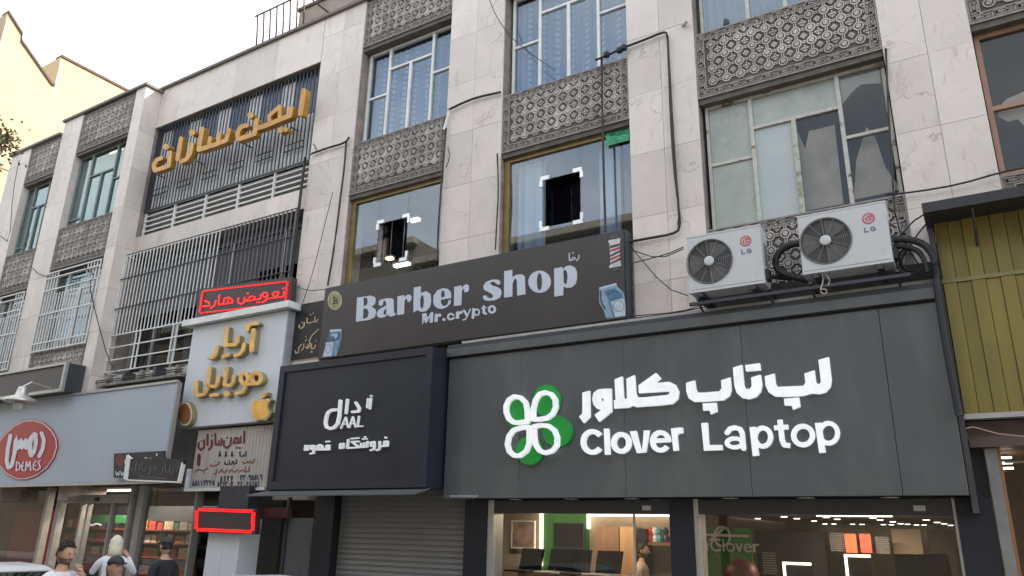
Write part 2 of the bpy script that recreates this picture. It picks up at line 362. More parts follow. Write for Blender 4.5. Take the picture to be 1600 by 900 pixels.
def spandrel(root, x0, x1, z0, z1, yf, move, nx=None, nz=4):
    W, H = x1 - x0, z1 - z0
    base = move(MB().box(x0 + .003, x1 - .003, yf + .03, yf + .22, z0, z1).build('spandrel_panel', tile_bg, root))
    bw = .145; m = MB()
    m.prism([[(x0, z0), (x1, z0), (x1, z1), (x0, z1)], [(x0 + .025, z0 + .025), (x0 + .025, z1 - .025), (x1 - .025, z1 - .025), (x1 - .025, z0 + .025)]], yf + .004, yf + .03)
    xi0, xi1, zi0, zi1 = x0 + bw, x1 - bw, z0 + bw, z1 - bw
    m.prism([[(xi0 - .018, zi0 - .018), (xi1 + .018, zi0 - .018), (xi1 + .018, zi1 + .018), (xi0 - .018, zi1 + .018)], [(xi0, zi0), (xi0, zi1), (xi1, zi1), (xi1, zi0)]], yf + .008, yf + .03)
    bed = MB(); bed.prism([[(x0 + .024, z0 + .024), (x1 - .024, z0 + .024), (x1 - .024, z1 - .024), (x0 + .024, z1 - .024)], [(x0 + bw - .017, z0 + bw - .017), (x0 + bw - .017, z1 - bw + .017), (x1 - bw + .017, z1 - bw + .017), (x1 - bw + .017, z0 + bw - .017)]], yf + .017, yf + .031); bed.build('border_bed', mat('border_bed', (.155, .142, .13), .9, var=.2), base)
    n = max(1, round(W / .24)); L = W / n
    for i in range(n):
        for zz in (z0 + .045, z1 - bw + .035):
            mm = MB(); key_unit(mm, x0 + .02 + i * L, zz, L - .05, .068, y=yf + .006)
            for v in range(len(mm.v)):
                if mm.v[v][1] == 0: mm.v[v] = (mm.v[v][0], yf + .03, mm.v[v][2])
            m.add(mm.v, mm.f)
    n = max(1, round((H - 2 * bw) / .24)); L = (H - 2 * bw) / n
    for i in range(n):
        for xx in (x0 + .045, x1 - bw + .035):
            mm = MB(); key_unit(mm, xx, zi0 + i * L, L - .04, .068, 1, y=yf + .006)
            for v in range(len(mm.v)):
                if mm.v[v][1] == 0: mm.v[v] = (mm.v[v][0], yf + .03, mm.v[v][2])
            m.add(mm.v, mm.f)
    b = m.build('key_border', tile_bd, base)
    cw, ch = xi1 - xi0, zi1 - zi0
    nx = nx or round(cw / .215); nz = max(1, round(ch / .215))
    sx, sz = cw / nx / .215, ch / nz / .215
    for i in range(nx):
        for j in range(nz):
            inst('rosette_tile', TM[(i + j) % 2], base, (xi0 + (i + .5) * cw / nx - .0001, yf + .03, zi0 + (j + .5) * ch / nz), (0, 0, 0), (sx * .985, 1, sz * .985))
            if i == nx - 1 or j == nz - 1: pass
    # dark lintel under the panel
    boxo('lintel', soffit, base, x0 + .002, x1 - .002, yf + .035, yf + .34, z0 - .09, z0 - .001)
    return base
def no(o): return o
BAYS = [(-10.05, -7.70), (-6.46, -4.04), (-2.92, -.36), (.66, 3.1)]
for i, (x0, x1) in enumerate(BAYS):
    for z in (Z1, Z2, Z3):
        if i == 0 and z == Z1: pass
        spandrel(ob, x0, x1, z, z + 1.15, .01, obp)
# floor slabs, back walls and cross walls of the block (dim rooms behind the glass)
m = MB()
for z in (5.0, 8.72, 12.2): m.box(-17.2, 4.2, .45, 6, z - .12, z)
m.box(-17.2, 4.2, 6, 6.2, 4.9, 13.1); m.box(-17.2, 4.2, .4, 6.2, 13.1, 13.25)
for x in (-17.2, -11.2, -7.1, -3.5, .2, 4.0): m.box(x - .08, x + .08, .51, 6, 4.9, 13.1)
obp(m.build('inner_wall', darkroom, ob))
# coping along the roof edge
obp(MB().box(-17.25, 4.25, -.07, .5, 13.1, 13.17).build('coping', mat('coping_stone', (.16, .145, .13), .8), ob))
# beam above the shops
obp(MB().box(-17.1, -10.2, .24, .5, 2.95, 4.399).box(-17.2, 4.3, 9.25, 9.4, .1, 5).box(4.2, 4.3, 0, 9.24, .1, 5).build('rear_wall', mat('beam_render', (.2, .19, .18), .9), ob))
obp(MB().box(-17.1, 4.2, .24, .5, 4.4, 5.15).build('beam', mat('beam_render', (.2, .19, .18), .9), ob))

def sash_window(root, move, x0, x1, z0, z1, y, fr, gl, back=None, cols=(.25, .75), trans=.22, lsplit=.46, rsplit=.5, fw=.045, mullc=True, mid=.5):
    W, H = x1 - x0, z1 - z0
    m = MB()
    m.box(x0, x0 + fw, y - .03, y + .04, z0, z1); m.box(x1 - fw, x1, y - .03, y + .04, z0, z1)
    m.box(x0 + fw, x1 - fw, y - .03, y + .04, z0, z0 + fw); m.box(x0 + fw, x1 - fw, y - .03, y + .04, z1 - fw, z1)
    win = move(m.build('window', fr, root))
    xa, xb = x0 + W * cols[0], x0 + W * cols[1]
    zt = z1 - H * trans; zl = z0 + H * lsplit; zr = z0 + H * rsplit; xm = xa + (xb - xa) * mid
    for xx in (xa, xb): boxo('mullion', fr, win, xx - fw * .6, xx + fw * .6, y - .035, y + .045, z0 + fw, z1 - fw)
    boxo('transom', fr, win, xa + fw * .6, xb - fw * .6, y - .034, y + .04, zt - fw / 2, zt + fw / 2)
    boxo('transom', fr, win, x0 + fw, xa - fw * .6, y - .028, y + .04, zl - fw / 2, zl + fw / 2)
    boxo('transom', fr, win, xb + fw * .6, x1 - fw, y - .028, y + .04, zr - fw / 2, zr + fw / 2)
    boxo('mullion', fr, win, xm - fw * .7, xm + fw * .7, y - .034, y + .04, z0 + fw, zt - fw / 2)
    rects = [(x0 + fw, xa - fw * .6, z0 + fw, zl), (x0 + fw, xa - fw * .6, zl, z1 - fw), (xa, xb, zt, z1 - fw), (xa, xm, z0 + fw, zt), (xm, xb, z0 + fw, zt), (xb, x1 - fw, z0 + fw, zr), (xb, x1 - fw, zr, z1 - fw)]
    for i, r in enumerate(rects):
        gm = gl[i] if isinstance(gl, list) else gl
        if gm: boxo('pane', gm, win, r[0] + .004, r[1] - .004, y + .001 * i, y + .006 + .001 * i, r[2] + .004, r[3] - .004)
    return win
# upper windows of the two middle bays: white frames, dotted lace curtains behind blue glass
def lace(name, basecol, dotcol):
    m = mat(name, basecol, .95, var=.12, scale=3); t = m.node_tree; L = t.links.new; b = t.nodes['Principled BSDF']; src = b.inputs['Base Color'].links[0].from_socket
    tcn = t.nodes.new('ShaderNodeTexCoord'); sx = t.nodes.new('ShaderNodeSeparateXYZ'); L(tcn.outputs['Object'], sx.inputs[0])
    def cell(sock, per):
        a = t.nodes.new('ShaderNodeMath'); a.operation = 'DIVIDE'; a.inputs[1].default_value = per; L(sock, a.inputs[0])
        f = t.nodes.new('ShaderNodeMath'); f.operation = 'FRACT'; L(a.outputs[0], f.inputs[0])
        c = t.nodes.new('ShaderNodeMath'); c.operation = 'SUBTRACT'; c.inputs[1].default_value = .5; L(f.outputs[0], c.inputs[0])
        mu = t.nodes.new('ShaderNodeMath'); mu.operation = 'MULTIPLY'; mu.inputs[1].default_value = per; L(c.outputs[0], mu.inputs[0])
        q = t.nodes.new('ShaderNodeMath'); q.operation = 'POWER'; q.inputs[1].default_value = 2; L(mu.outputs[0], q.inputs[0]); return q
    a = cell(sx.outputs['X'], .30); c = cell(sx.outputs['Z'], .13)
    s = t.nodes.new('ShaderNodeMath'); s.operation = 'ADD'; L(a.outputs[0], s.inputs[0]); L(c.outputs[0], s.inputs[1])
    l = t.nodes.new('ShaderNodeMath'); l.operation = 'LESS_THAN'; l.inputs[1].default_value = .0022; L(s.outputs[0], l.inputs[0])
    x = t.nodes.new('ShaderNodeMix'); x.data_type = 'RGBA'; x.inputs[7].default_value = (*dotcol, 1); L(l.outputs[0], x.inputs[0]); L(src, x.inputs[6]); L(x.outputs[2], b.inputs['Base Color']); return m
lacem = lace('lace_curtain', (.18, .225, .27), (.31, .36, .40))
def curtain(x0, x1, z0, z1, y, m, amp=.025, per=.14):
    mb = MB(); n = max(4, int((x1 - x0) / per * 4)); vs = []; fs = []
    for i in range(n + 1):
        xx = x0 + (x1 - x0) * i / n; yy = y + amp * math.sin(i * math.pi / 2) + random.uniform(-.006, .006)
        vs += [(xx, yy, z0), (xx, yy, z1)]
    for i in range(n): fs.append((2 * i, 2 * i + 2, 2 * i + 3, 2 * i + 1))
    o = len(vs); vs += [(a, b + .006, c) for a, b, c in vs[:]]
    fs += [tuple(reversed([q + o for q in f])) for f in fs[:n]]
    mb.add(vs, fs); return mb.build('curtain', m, None)
for i in (0, 1):
    x0, x1 = BAYS[i]
    wn = sash_window(ob, obp, x0 + .06, x1 - .02, 9.61, 11.8, .24, white_fr, glass_blue, trans=.24, lsplit=.5, rsplit=.55)
    c = curtain(x0 + .05, x1 - .05, 9.6, 11.8, .42, lacem); tag(c, ['dotted lace curtain behind the upper window above the left barber window', 'dotted lace curtain behind the upper window above the black opened barber vent'][i], 'curtain', 'lace curtains in the upper windows')
wn = sash_window(ob, obp, BAYS[2][0] + .06, BAYS[2][1] - .02, 9.61, 11.8, .24, rust_fr, glass_blue, trans=.24, cols=(.3, .75))
c = curtain(BAYS[2][0] + .05, BAYS[2][1] - .05, 9.6, 11.8, .42, mat('plain_curtain', (.17, .21, .22), .9)); tag(c, 'pale plain curtain in the uppermost window above the rusty frosted window', 'curtain')
wn = sash_window(ob, obp, BAYS[3][0] + .06, BAYS[3][1] - .02, 9.61, 11.8, .24, brn_fr, glass_blue, trans=.24)
obp(boxo('jamb', mat('jamb_stone', (.35, .31, .28), .7), ob, -10.05, -9.99, .235, .28, 9.6, 11.81))
# rusty frosted window over the air conditioners
frost = mat('frosted_pane', (.30, .33, .30), .35, var=.16, scale=2.5, stain=(2.2, .5, .8, (.2, .21, .17), (1, 1, .6)), spec=.6)
frost2 = mat('clean_frosted_pane', (.37, .41, .41), .3, var=.1, scale=2)
smoked = glass('smoked_glass', (.85, .85, .85), .03, .03, .04)
x0, x1 = BAYS[2]
W3 = sash_window(ob, obp, x0 + .05, x1 - .02, 6.32, 8.36, .2, rust_fr, [frost, frost, frost, frost2, smoked, smoked, smoked], cols=(.27, .755), trans=.26, lsplit=.52, rsplit=.5, mid=.48)
for nn in W3.children:
    if nn.name.startswith('mullion') and abs(nn.bound_box[0][0] + 1.6) < .25: nn.data.materials[0] = mat('green_flaking_frame', (.4, .46, .38), .7, stain=(6, .5, .6, (.2, .16, .1), (1, 1, 1)))
cloth = mat('hanging_sheet', (.44, .41, .33), .9, var=.2, scale=3)
def sheet_thing(px_pts, y, nm, lab, m, th=.02):
    mb = MB(); mb.prism([[P(a, b, y) for a, b in px_pts]], y, y + th); o = mb.build(nm, m); tag(o, lab, 'sheet'); return o
sheet_thing([(1246, 205), (1258, 232), (1264, 205), (1304, 195), (1318, 318), (1255, 330)], .30, 'hanging_sheet', 'beige sheet hung behind the right casement of the rusty window', cloth)
sheet_thing([(1354, 198), (1368, 215), (1384, 262), (1408, 296), (1334, 312), (1338, 250)], .30, 'hanging_sheet', 'pale tent-shaped sheet behind the lower right pane of the rusty window', cloth)
frx = MB(); frx.prism([[P(a, b, .215) for a, b in [(1306, 98), (1372, 83), (1376, 130), (1345, 132), (1330, 145), (1315, 165), (1312, 160)]]], .214, .217)
fo = frx.build('frosted_film', frost, W3)
frx = MB(); frx.prism([[P(a, b, .215) for a, b in [(1165, 135), (1298, 100), (1301, 130), (1285, 136), (1278, 152), (1168, 186)]]], .1985, .2045)
# barber-shop windows: gilded frame, frameless glass leaves, patch fittings, dark opened vent
curt_w = mat('white_voile', (.28, .35, .42), .9, var=.2, scale=1.4, stretch=(9, 1, .4))
fit = mat('patch_fitting', (.8, .81, .82), .3, metal=.3)
def barber_window(x0, x1, z0, z1, quad, px_l, lab):
    m = MB(); y = .16
    m.box(x0 + .01, x0 + .11, y - .04, y + .06, z0, z1); m.box(x0 + .11, x1, y - .04, y + .06, z1 - .07, z1); m.box(x0 + .11, x1, y - .04, y + .06, z0, z0 + .05)
    win = obp(m.build('window', gold_fr, ob))
    # vent opening corners in street coordinates
    (a, b), (c, d) = P(*quad[0], y), P(*quad[1], y)
    vx0, vx1, vz1, vz0 = a, c, b, d
    gx0, gx1, gz0, gz1 = x0 + .11, x1 - .005, z0 + .05, z1 - .07
    boxo('pane', glass_blue, win, gx0, vx0 - .004, y, y + .01, gz0, gz1)
    boxo('pane', glass_blue, win, vx0 + .002, vx1 - .002, y, y + .01, vz1 + .006, gz1)
    boxo('pane', glass_blue, win, vx0 + .002, vx1 - .002, y, y + .01, gz0, vz0 - .006)
    boxo('pane', glass_blue, win, vx1 + .004, min(gx1, vx1 + .75), y, y + .01, gz0, gz1)
    if gx1 - vx1 > .8: boxo('pane', glass_blue, win, vx1 + .756, gx1, y, y + .01, gz0, gz1)
    for k in range(4):
        cx = vx0 if k % 2 == 0 else vx1; cz = vz0 if k < 2 else vz1; sx = 1 if k % 2 == 0 else -1; sz = 1 if k < 2 else -1
        mm = MB(); mm.box(min(cx - sx * .04, cx + sx * .13), max(cx - sx * .04, cx + sx * .13), y - .014, y + .024, min(cz, cz - sz * .07), max(cz, cz - sz * .07))
        mm.box(min(cx, cx - sx * .055), max(cx, cx - sx * .055), y - .0145, y + .0235, min(cz, cz + sz * .12), max(cz, cz + sz * .12))
        mm.build('patch_fitting', fit, win)
    v = MB(); v.hexa([(vx0 + .01, y + .005, vz0 + .01), (vx0 + .02, y + .005, vz0 + .01), (vx0 + .30, y + .5, vz0 + .01), (vx0 + .29, y + .5, vz0 + .01)],
                     [(vx0 + .01, y + .005, vz1 - .01), (vx0 + .02, y + .005, vz1 - .01), (vx0 + .30, y + .5, vz1 - .01), (vx0 + .29, y + .5, vz1 - .01)])
    v.build('opened_vent', glass_dark, win)
    return win, (vx0, vx1, vz0, vz1)
bw1, v1 = barber_window(-10.05, -7.71, 6.3, 8.36, [(592, 350), (633, 402)], 0, '')
bw2, v2 = barber_window(-6.46, -4.05, 6.3, 8.36, [(848, 282), (907, 343)], 0, '')
tag(curtain(-6.3, v2[0] - .05, 6.35, 8.3, .36, curt_w, .035, .2), 'white voile curtain left of the black vent behind the barber glass', 'curtain')
tag(curtain(v2[1] + .25, -4.4, 6.35, 8.3, .38, curt_w, .03, .25), 'white voile curtain right of the black vent in the barber window', 'curtain')
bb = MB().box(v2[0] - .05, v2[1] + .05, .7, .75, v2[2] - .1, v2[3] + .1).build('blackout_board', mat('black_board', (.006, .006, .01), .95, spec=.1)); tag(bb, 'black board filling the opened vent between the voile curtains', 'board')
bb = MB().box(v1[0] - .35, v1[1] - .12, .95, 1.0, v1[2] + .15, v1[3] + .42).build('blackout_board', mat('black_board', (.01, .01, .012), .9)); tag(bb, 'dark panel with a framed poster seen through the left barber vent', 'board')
# green sticker sign in the barber window
gs = MB().box(*sorted((P(948, 200, .15)[0], P(984, 196, .15)[0])), .11, .125, *sorted((P(960, 226, .13)[1], P(960, 197, .13)[1]))).build('green_sign', mat('green_print', (.03, .30, .14), .5, var=.5, scale=12)); tag(gs, 'small green printed sign in the top corner of the barber window', 'sign')
l = Let(Sheet(940, 190, 6, .109), .004); l.st([(75, 90), (110, 70), (140, 88), (170, 66), (200, 84), (235, 62)], 11); l.st([(80, 130), (120, 118), (150, 128), (190, 104), (230, 110)], 9); l.build('printed_line', mat('sign_ink', (.01, .06, .04), .6), gs)
# things inside the barber shop
lampw = mat('lit_tube', (.9, .9, .9), .5, emit=(1, .97, .9), es=2)
lampy = mat('lit_bulb', (.9, .8, .5), .5, emit=(1, .75, .35), es=1.2)
wood = mat('wood_brown', (.2, .11, .06), .6, var=.3, stretch=(1, 1, .1), scale=12)
def hanglamp(px, py, y, lab, mt, L=.5, rod=8.6):
    x, z = P(px, py, y); t = thing('ceiling_lamp', lab, 'lamp', 'lit ceiling lamps of the barber shop', (x, y, z))
    MB().box(-L / 2, L / 2, -.05, .05, -.02, .02).build('diffuser', mt, t); MB().box(-L / 2 - .02, L / 2 + .02, -.06, .06, .021, .06).build('housing', alu, t)
    MB().tube([(0, 0, .06), (0, 0, rod - z)], .008).build('rod', alu, t); return t
hanglamp(648, 344, .72, 'short bright ceiling lamp near the top of the left barber window', lampw, .2)
hanglamp(628, 414, .85, 'long bright tube lamp low behind the left barber window', lampw, .36)
hanglamp(609, 404, .75, 'small warm yellow lamp under the opened barber vent', lampy, .14)
pt = thing('framed_poster', 'framed picture on the dark board behind the left barber vent', 'poster', loc=(*P(596, 392, .93)[:1], .93, P(596, 392, .93)[1]))
MB().box(-.17, .17, -.01, .01, -.25, .25).build('frame', wood, pt); MB().box(-.14, .14, -.014, -.0105, -.22, .22).build('print', mat('poster_print', (.45, .28, .2), .6, var=.8, scale=9), pt)
cb = MB(); xx, zz = P(675, 420, 1.2); cb.box(xx - .55, xx + .5, 1.2, 1.6, 5.1, zz + .12)
c = thing('wooden_shelf', 'brown wooden shelf unit behind the lower right of the left barber window', 'shelf', loc=(xx, 1.4, 5.0))
for k in range(6): MB().box(-.5 + k * .19, -.48 + k * .19, -.2, .2, 0, zz - 4.9).build('upright', wood, c)
for k in range(5): MB().box(-.5, .47, -.19, .19, .4 + k * .5, .42 + k * .5).build('shelf_board', wood, c)
# right-hand window beside the yellow cladding: brown frame, dark glass, torn paper
x0, x1 = BAYS[3]
W4 = sash_window(ob, obp, x0 + .02, x1 - .02, 6.36, 8.36, .2, brn_fr, smoked, cols=(.33, .7), trans=.45, lsplit=.46, mid=.5, fw=.06)
pp = MB(); pp.prism([[P(a, b, .28) for a, b in [(1560, 168), (1572, 155), (1600, 143), (1640, 140), (1640, 200), (1600, 196), (1590, 186), (1575, 190), (1560, 182)]]], .28, .285); tag(pp.build('torn_paper', mat('old_paper', (.5, .45, .37), .9)), 'torn pale paper stuck behind the dark window above the yellow cladding', 'paper')

# ================================================================== GRILLED BAY (upper louvres, bars, white window cage)
def imen(): pass
slab_part = obp(MB().box(-17.2, -11.28, .03, .4, 11.98, 13.1).build('wall', grout, ob)); slabs(slab_part, -17.2, -11.29, 11.98, 13.1, 0, cols=4, h=1.13)
slab_part = obp(MB().box(-17.2, -11.28, .03, .4, 8.43, 8.9).build('wall', grout, ob)); slabs(slab_part, -17.2, -11.29, 8.43, 8.9, 0, cols=5, h=.5)
slab_part = obp(MB().box(-17.2, -11.28, .03, .4, 5.1, 5.42).build('wall', grout, ob)); slabs(slab_part, -17.2, -11.29, 5.1, 5.42, 0, cols=6, h=.4)
gw = obp(MB().box(-17.17, -11.3, .30, .33, 11.92, 11.97).build('window', dark_al, ob))
pale_blind = mat('pale_blind', (.72, .74, .76), .8, var=.15); bluep = mat('blue_pane', (.06, .09, .15), .25, var=.4)
n = 26
for i in range(n):
    xa = -17.15 + i * 5.83 / n
    boxo('blind', pale_blind if (i * 7) % 5 in (0, 2) else bluep, gw, xa, xa + 5.83 / n - .012, .20, .22, 10.9, 11.9)
    boxo('blind', pale_blind, gw, xa, xa + 5.83 / n - .02, .195, .215, 9.65, 10.88)
# dark bar grille
gr = thing('window_grille', 'dark steel bar grille behind the golden letters', 'grille', loc=(-14.24, .1, 9.6))
m = MB(); m.box(-2.94, 2.94, -.02, .02, 0, .04); m.box(-2.94, 2.94, -.02, .02, 2.33, 2.38); m.box(-2.94, -2.9, -.019, .019, .041, 2.329); m.box(2.9, 2.94, -.019, .019, .041, 2.329); m.build('grille_frame', dark_al, gr)
bm_ = MB().box(-.011, .011, -.012, .012, .041, 2.329).mesh('bar', dark_al)
for i in range(48): inst('bar', bm_, gr, (-2.84 + i * 5.68 / 47 + random.uniform(-.006, .006), 0, 0))
for i in range(6): MB().box(-2.75 + i * .95, -2.2 + i * .95, .013, .03, .42, .45).build('cross_bar', dark_al, gr); MB().box(-2.75 + i * .95, -2.2 + i * .95, .013, .03, .58, .6).build('cross_bar', dark_al, gr)
# louvre strip under it
lv = thing('louvre_screen', 'white slatted louvre strip below the dark bar grille', 'louvre', loc=(-14.24, .15, 8.9))
for i in range(6): MB().box(-2.92 + i * 1.165, -2.88 + i * 1.165, -.03, .03, 0, .69).build('post', white_fr, lv)
for j in range(5):
    for i in range(5): MB().hexa([(-2.87 + i * 1.165, -.02, .03 + j * .135), (-1.76 + i * 1.165, -.02, .03 + j * .135), (-1.76 + i * 1.165, .04, .1 + j * .135), (-2.87 + i * 1.165, .04, .1 + j * .135)], [(-2.87 + i * 1.165, -.02, .042 + j * .135), (-1.76 + i * 1.165, -.02, .042 + j * .135), (-1.76 + i * 1.165, .04, .112 + j * .135), (-2.87 + i * 1.165, .04, .112 + j * .135)]).build('slat', white_fr, lv)
obp(MB().box(-17.17, -11.3, .24, .28, 8.9, 9.62).build('backing_board', mat('louvre_back', (.33, .31, .28), .8), ob))
# lower opening: windows with roller blind and the projecting cage
bw_ = obp(MB().box(-17.17, -11.3, .30, .36, 8.2, 8.42).build('window', dark_al, ob))
for i in range(7):
    xa = -17.1 + i * .83
    boxo('mullion', alu, bw_, xa, xa + .05, .30, .36, 5.43, 8.2)
    boxo('pane', glass_dark, bw_, xa + .052, xa + .828, .33, .336, 5.43, 6.6)
    boxo('blind', mat('grey_blind', (.075, .075, .08), .8, var=.2, stretch=(30, 1, 1), scale=3), bw_, xa + .052, xa + .828, .345, .36, 6.9 if i < 5 else 7.4, 8.19)
desk = obp(MB().box(-15.9, -13.6, .9, 1.3, 5.1, 6.4).build('partition', mat('grey_partition', (.11, .115, .12), .8, var=.4, scale=1.5), ob))
cg = thing('window_cage', 'white steel window cage with dark cross rods above the shop sign', 'grille', loc=(-14.24, -.08, 5.45))
x0, x1 = -2.95, .6
wb = MB().tube([(0, 0, .9), (0, 0, 2.93)], .013, 5).mesh('bar', white_fr)
for i in range(27): inst('bar', wb, cg, (x0 + .06 + i * .1315, -.06 if True else 0, 0))
for z in (0.02, .3, .6, .9): MB().box(x0, 2.9, -.075, -.045, z - .013, z + .013).build('rail', white_fr, cg)
for x in (x0, -1.95, -1.8, -.6, -.45, .6, 1.7, 2.9): MB().box(x - .014, x + .014, -.074, -.046, 0, .92).build('rail', white_fr, cg)
for z in (1.55, 2.3): MB().tube([(x0 - .05, -.09, z), (2.92, -.09, z)], .014, 5).build('cross_rod', dark_al, cg)
MB().tube([(x0, -.06, 2.94), (2.92, -.06, 2.94)], .014, 5).build('cross_rod', dark_al, cg)
MB().box(x0 - .01, x0 + .02, -.06, .3, .0, .03).build('rail', white_fr, cg); MB().box(x0 - .01, x0 + .02, -.06, .3, 2.9, 2.93).build('rail', white_fr, cg)
MB().box(x0 - .015, x0 + .015, -.075, -.045, 0, 2.93).build('rail', white_fr, cg)
db = MB().box(-.012, .012, -.012, .012, .93, 2.92).mesh('bar', mat('grey_bar', (.12, .12, .125), .6))
for i in range(18): inst('bar', db, cg, (.72 + i * .128, -.06, 0))
# old conduit brackets and ledge debris under the cage
lg = thing('cable_ledge', 'dusty ledge of old brackets and pipes under the white window cage', 'ledge', loc=(-14.4, -.1, 5.2))
MB().box(-2.7, .3, -.2, .12, -.1, -.04).build('ledge_board', mat('ledge_grey', (.2, .19, .17), .9, var=.4, scale=8), lg)
for i in range(5):
    x = -2.5 + i * .62 + random.uniform(-.1, .1); MB().box(x, x + .09, -.16, .1, -.04, .16 + random.uniform(-.03, .05)).build('bracket', dark_al if i % 2 else mat('ledge_grey', (.2, .19, .17), .9), lg)
    if i % 2 == 0: MB().box(x + .13, x + .5, -.1, .08, -.039, .12).build('block', mat('pale_block', (.4, .37, .33), .9, var=.2), lg)
for z in (-.0, .045): MB().tube([(-2.9, -.19, z), (-1, -.21, z - .02), (0, -.2, z + .01), (.35, -.19, z)], .014, 5).build('conduit', cable_m, lg)

# roof: set-back parapet and rail cage
obp(MB().box(-13.35, -9.2, .95, 1.2, 13.2, 14.75).build('parapet', mat('parapet_render', (.28, .235, .2), .9, var=.2, scale=4), ob)); obp(MB().box(-13.4, -9.15, .9, 1.25, 14.75, 14.83).build('parapet_coping', soffit, ob))
rc = thing('roof_railing', 'rusty dark railing leaning out over the roof edge', 'railing', loc=(-13.0, .15, 13.18))
rustd = mat('rusty_bar', (.09, .06, .05), .8, var=.4)
for i in range(8): x = -.8 + i * .23; MB().tube([(x, 0, 0), (x + .02, -.03, .35), (x + .02, -.10, 1.0)], .022, 5).build('bar', rustd, rc)
MB().tube([(-.85, -.12, 1.0), (.85, -.12, 1.0)], .022, 5).build('top_rail', rustd, rc)
MB().tube([(-.85, 0, .1), (.85, 0, .1)], .022, 5).build('bottom_rail', rustd, rc)
MB().tube([(.85, -.12, 1.0), (.85, .9, 1.0)], .022, 5).build('top_rail', rustd, rc); MB().tube([(.85, .9, 1.0), (.85, .9, 0)], .022, 5).build('bar', rustd, rc)

# ================================================================== LEFT BUILDING (projects 0.45 m)
lb = thing('corner_building', 'marble building on the left with carved panels and white grilled windows', 'building', loc=(-20, 2, 0))
LBO = Vector((20, -2, 0))
def lbp(o): o.location = Vector(o.location) + LBO; return o
YL = -.45
LP = [(-17.62, -17.2, 4.9, 13.0), (-21.0, -20.06, 4.9, 13.0), (-23.75, -22.62, 4.9, 12.62)]
for k, (a, b, z0, z1) in enumerate(LP):
    p = lbp(MB().box(a + .004, b - .015, YL + .03, .45, 2.6, z1).build('pillar', grout, lb)); slabs(p, a, b, 4.3, z1, YL, cols=1 if k == 0 else 2, off=.3 * k)
    # side face slabs
    z = 4.3
    while z < z1 - .03:
        zt = min(z + 1.06, z1); o = MB().box(-.014, .012, .0, .445, .0025, zt - z - .0025).build('marble_slab', marble, p); o.location = (b - .012, YL + .005, z); z += 1.06
LB = [(-20.06, -17.62, .0), (-22.62, -21.0, -.33)]
for x0, x1, dz in LB:
    for z in (5.0, 8.37, 11.78): spandrel(lb, x0, x1, z + dz, z + 1.17 + dz, YL + .01, lbp)
    sash_window(lb, lbp, x0 + .04, x1 - .03, 9.55 + dz, 11.68 + dz, YL + .2, grn_fr, glass_grn, trans=.33, lsplit=.12, rsplit=.52, cols=(.26, .74))
    wl = sash_window(lb, lbp, x0 + .04, x1 - .03, 6.18 + dz, 8.27 + dz, YL + .24, white_fr, glass_grn, trans=.24, lsplit=.45)
    gc = thing('window_grille', ['white steel bar grille on the lower window left of the grilled bay', 'white steel bar grille on the leftmost lower window'][0 if dz == 0 else 1], 'grille', 'white window grilles of the left building', ((x0 + x1) / 2, YL, 6.15 + dz))
    hw = (x1 - x0) / 2 - .03; nb = int(hw * 2 / .13)
    bmw = MB().box(-.011, .011, -.011, .011, 0, 2.12).mesh('bar', white_fr); bms = MB().box(-.011, .011, -.011, .011, 0, 1.5).mesh('bar', white_fr)
    for i in range(nb + 1):
        xx = -hw + i * 2 * hw / nb; mid = abs(xx + .0) < hw * .48
        inst('bar', bms if mid else bmw, gc, (xx, -.03, 0))
    for z in (.02, .22, .98, 1.62, 1.95, 2.1): MB().box(-hw, hw, -.055, -.042, z - .014, z + .014).build('rail', white_fr, gc)
m = MB()
for z in (5.0, 8.6, 11.9): m.box(-23.7, -17.3, .2, 6, z - .12, z)
m.box(-23.7, -17.25, 6, 6.2, 4.9, 12.9); m.box(-17.7, -17.25, .46, 6, 4.9, 12.9); m.box(-23.74, -23.5, .46, 6, 4.9, 12.5); m.box(-23.7, -20.9, .3, 6.2, 12.55, 12.6); m.box(-20.9, -17.25, .3, 6.2, 12.95, 12.99)
lbp(m.build('inner_wall', wallm, lb))
lbp(MB().box(-21.05, -17.13, YL - .06, .5, 13.0, 13.07).build('coping', mat('coping_stone', (.16, .145, .13), .8), lb)); lbp(MB().box(-23.82, -21.06, YL - .06, .5, 12.62, 12.69).build('coping', mat('coping_stone', (.16, .145, .13), .8), lb))
lbp(MB().box(-24.1, -17.22, -.2, .4, 2.95, 4.299).box(-24.2, -24.05, -.3, 9.24, .1, 5).box(-24.04, -17.22, 9.25, 9.4, .1, 5).box(-24.04, -17.22, .41, 9.24, 4.88, 4.95).build('rear_wall', mat('beam_render', (.2, .19, .18), .9), lb))
lbp(MB().box(-23.7, -17.3, -.2, .4, 4.3, 5.0).build('beam', mat('beam_render', (.2, .19, .18), .9), lb))
for i,(x0, x1, dz) in enumerate(LB): tag(curtain(x0 + .1, x1 - .1, 9.55 + dz, 11.65 + dz, YL + .5, mat('grey_green_curtain', (.33, .37, .35), .9, var=.2, stretch=(6, 1, .5))), ['grey green curtain in the wide upper window of the left building', 'grey green curtain in the narrow far-left upper window'][i], 'curtain', 'curtains of the left building')

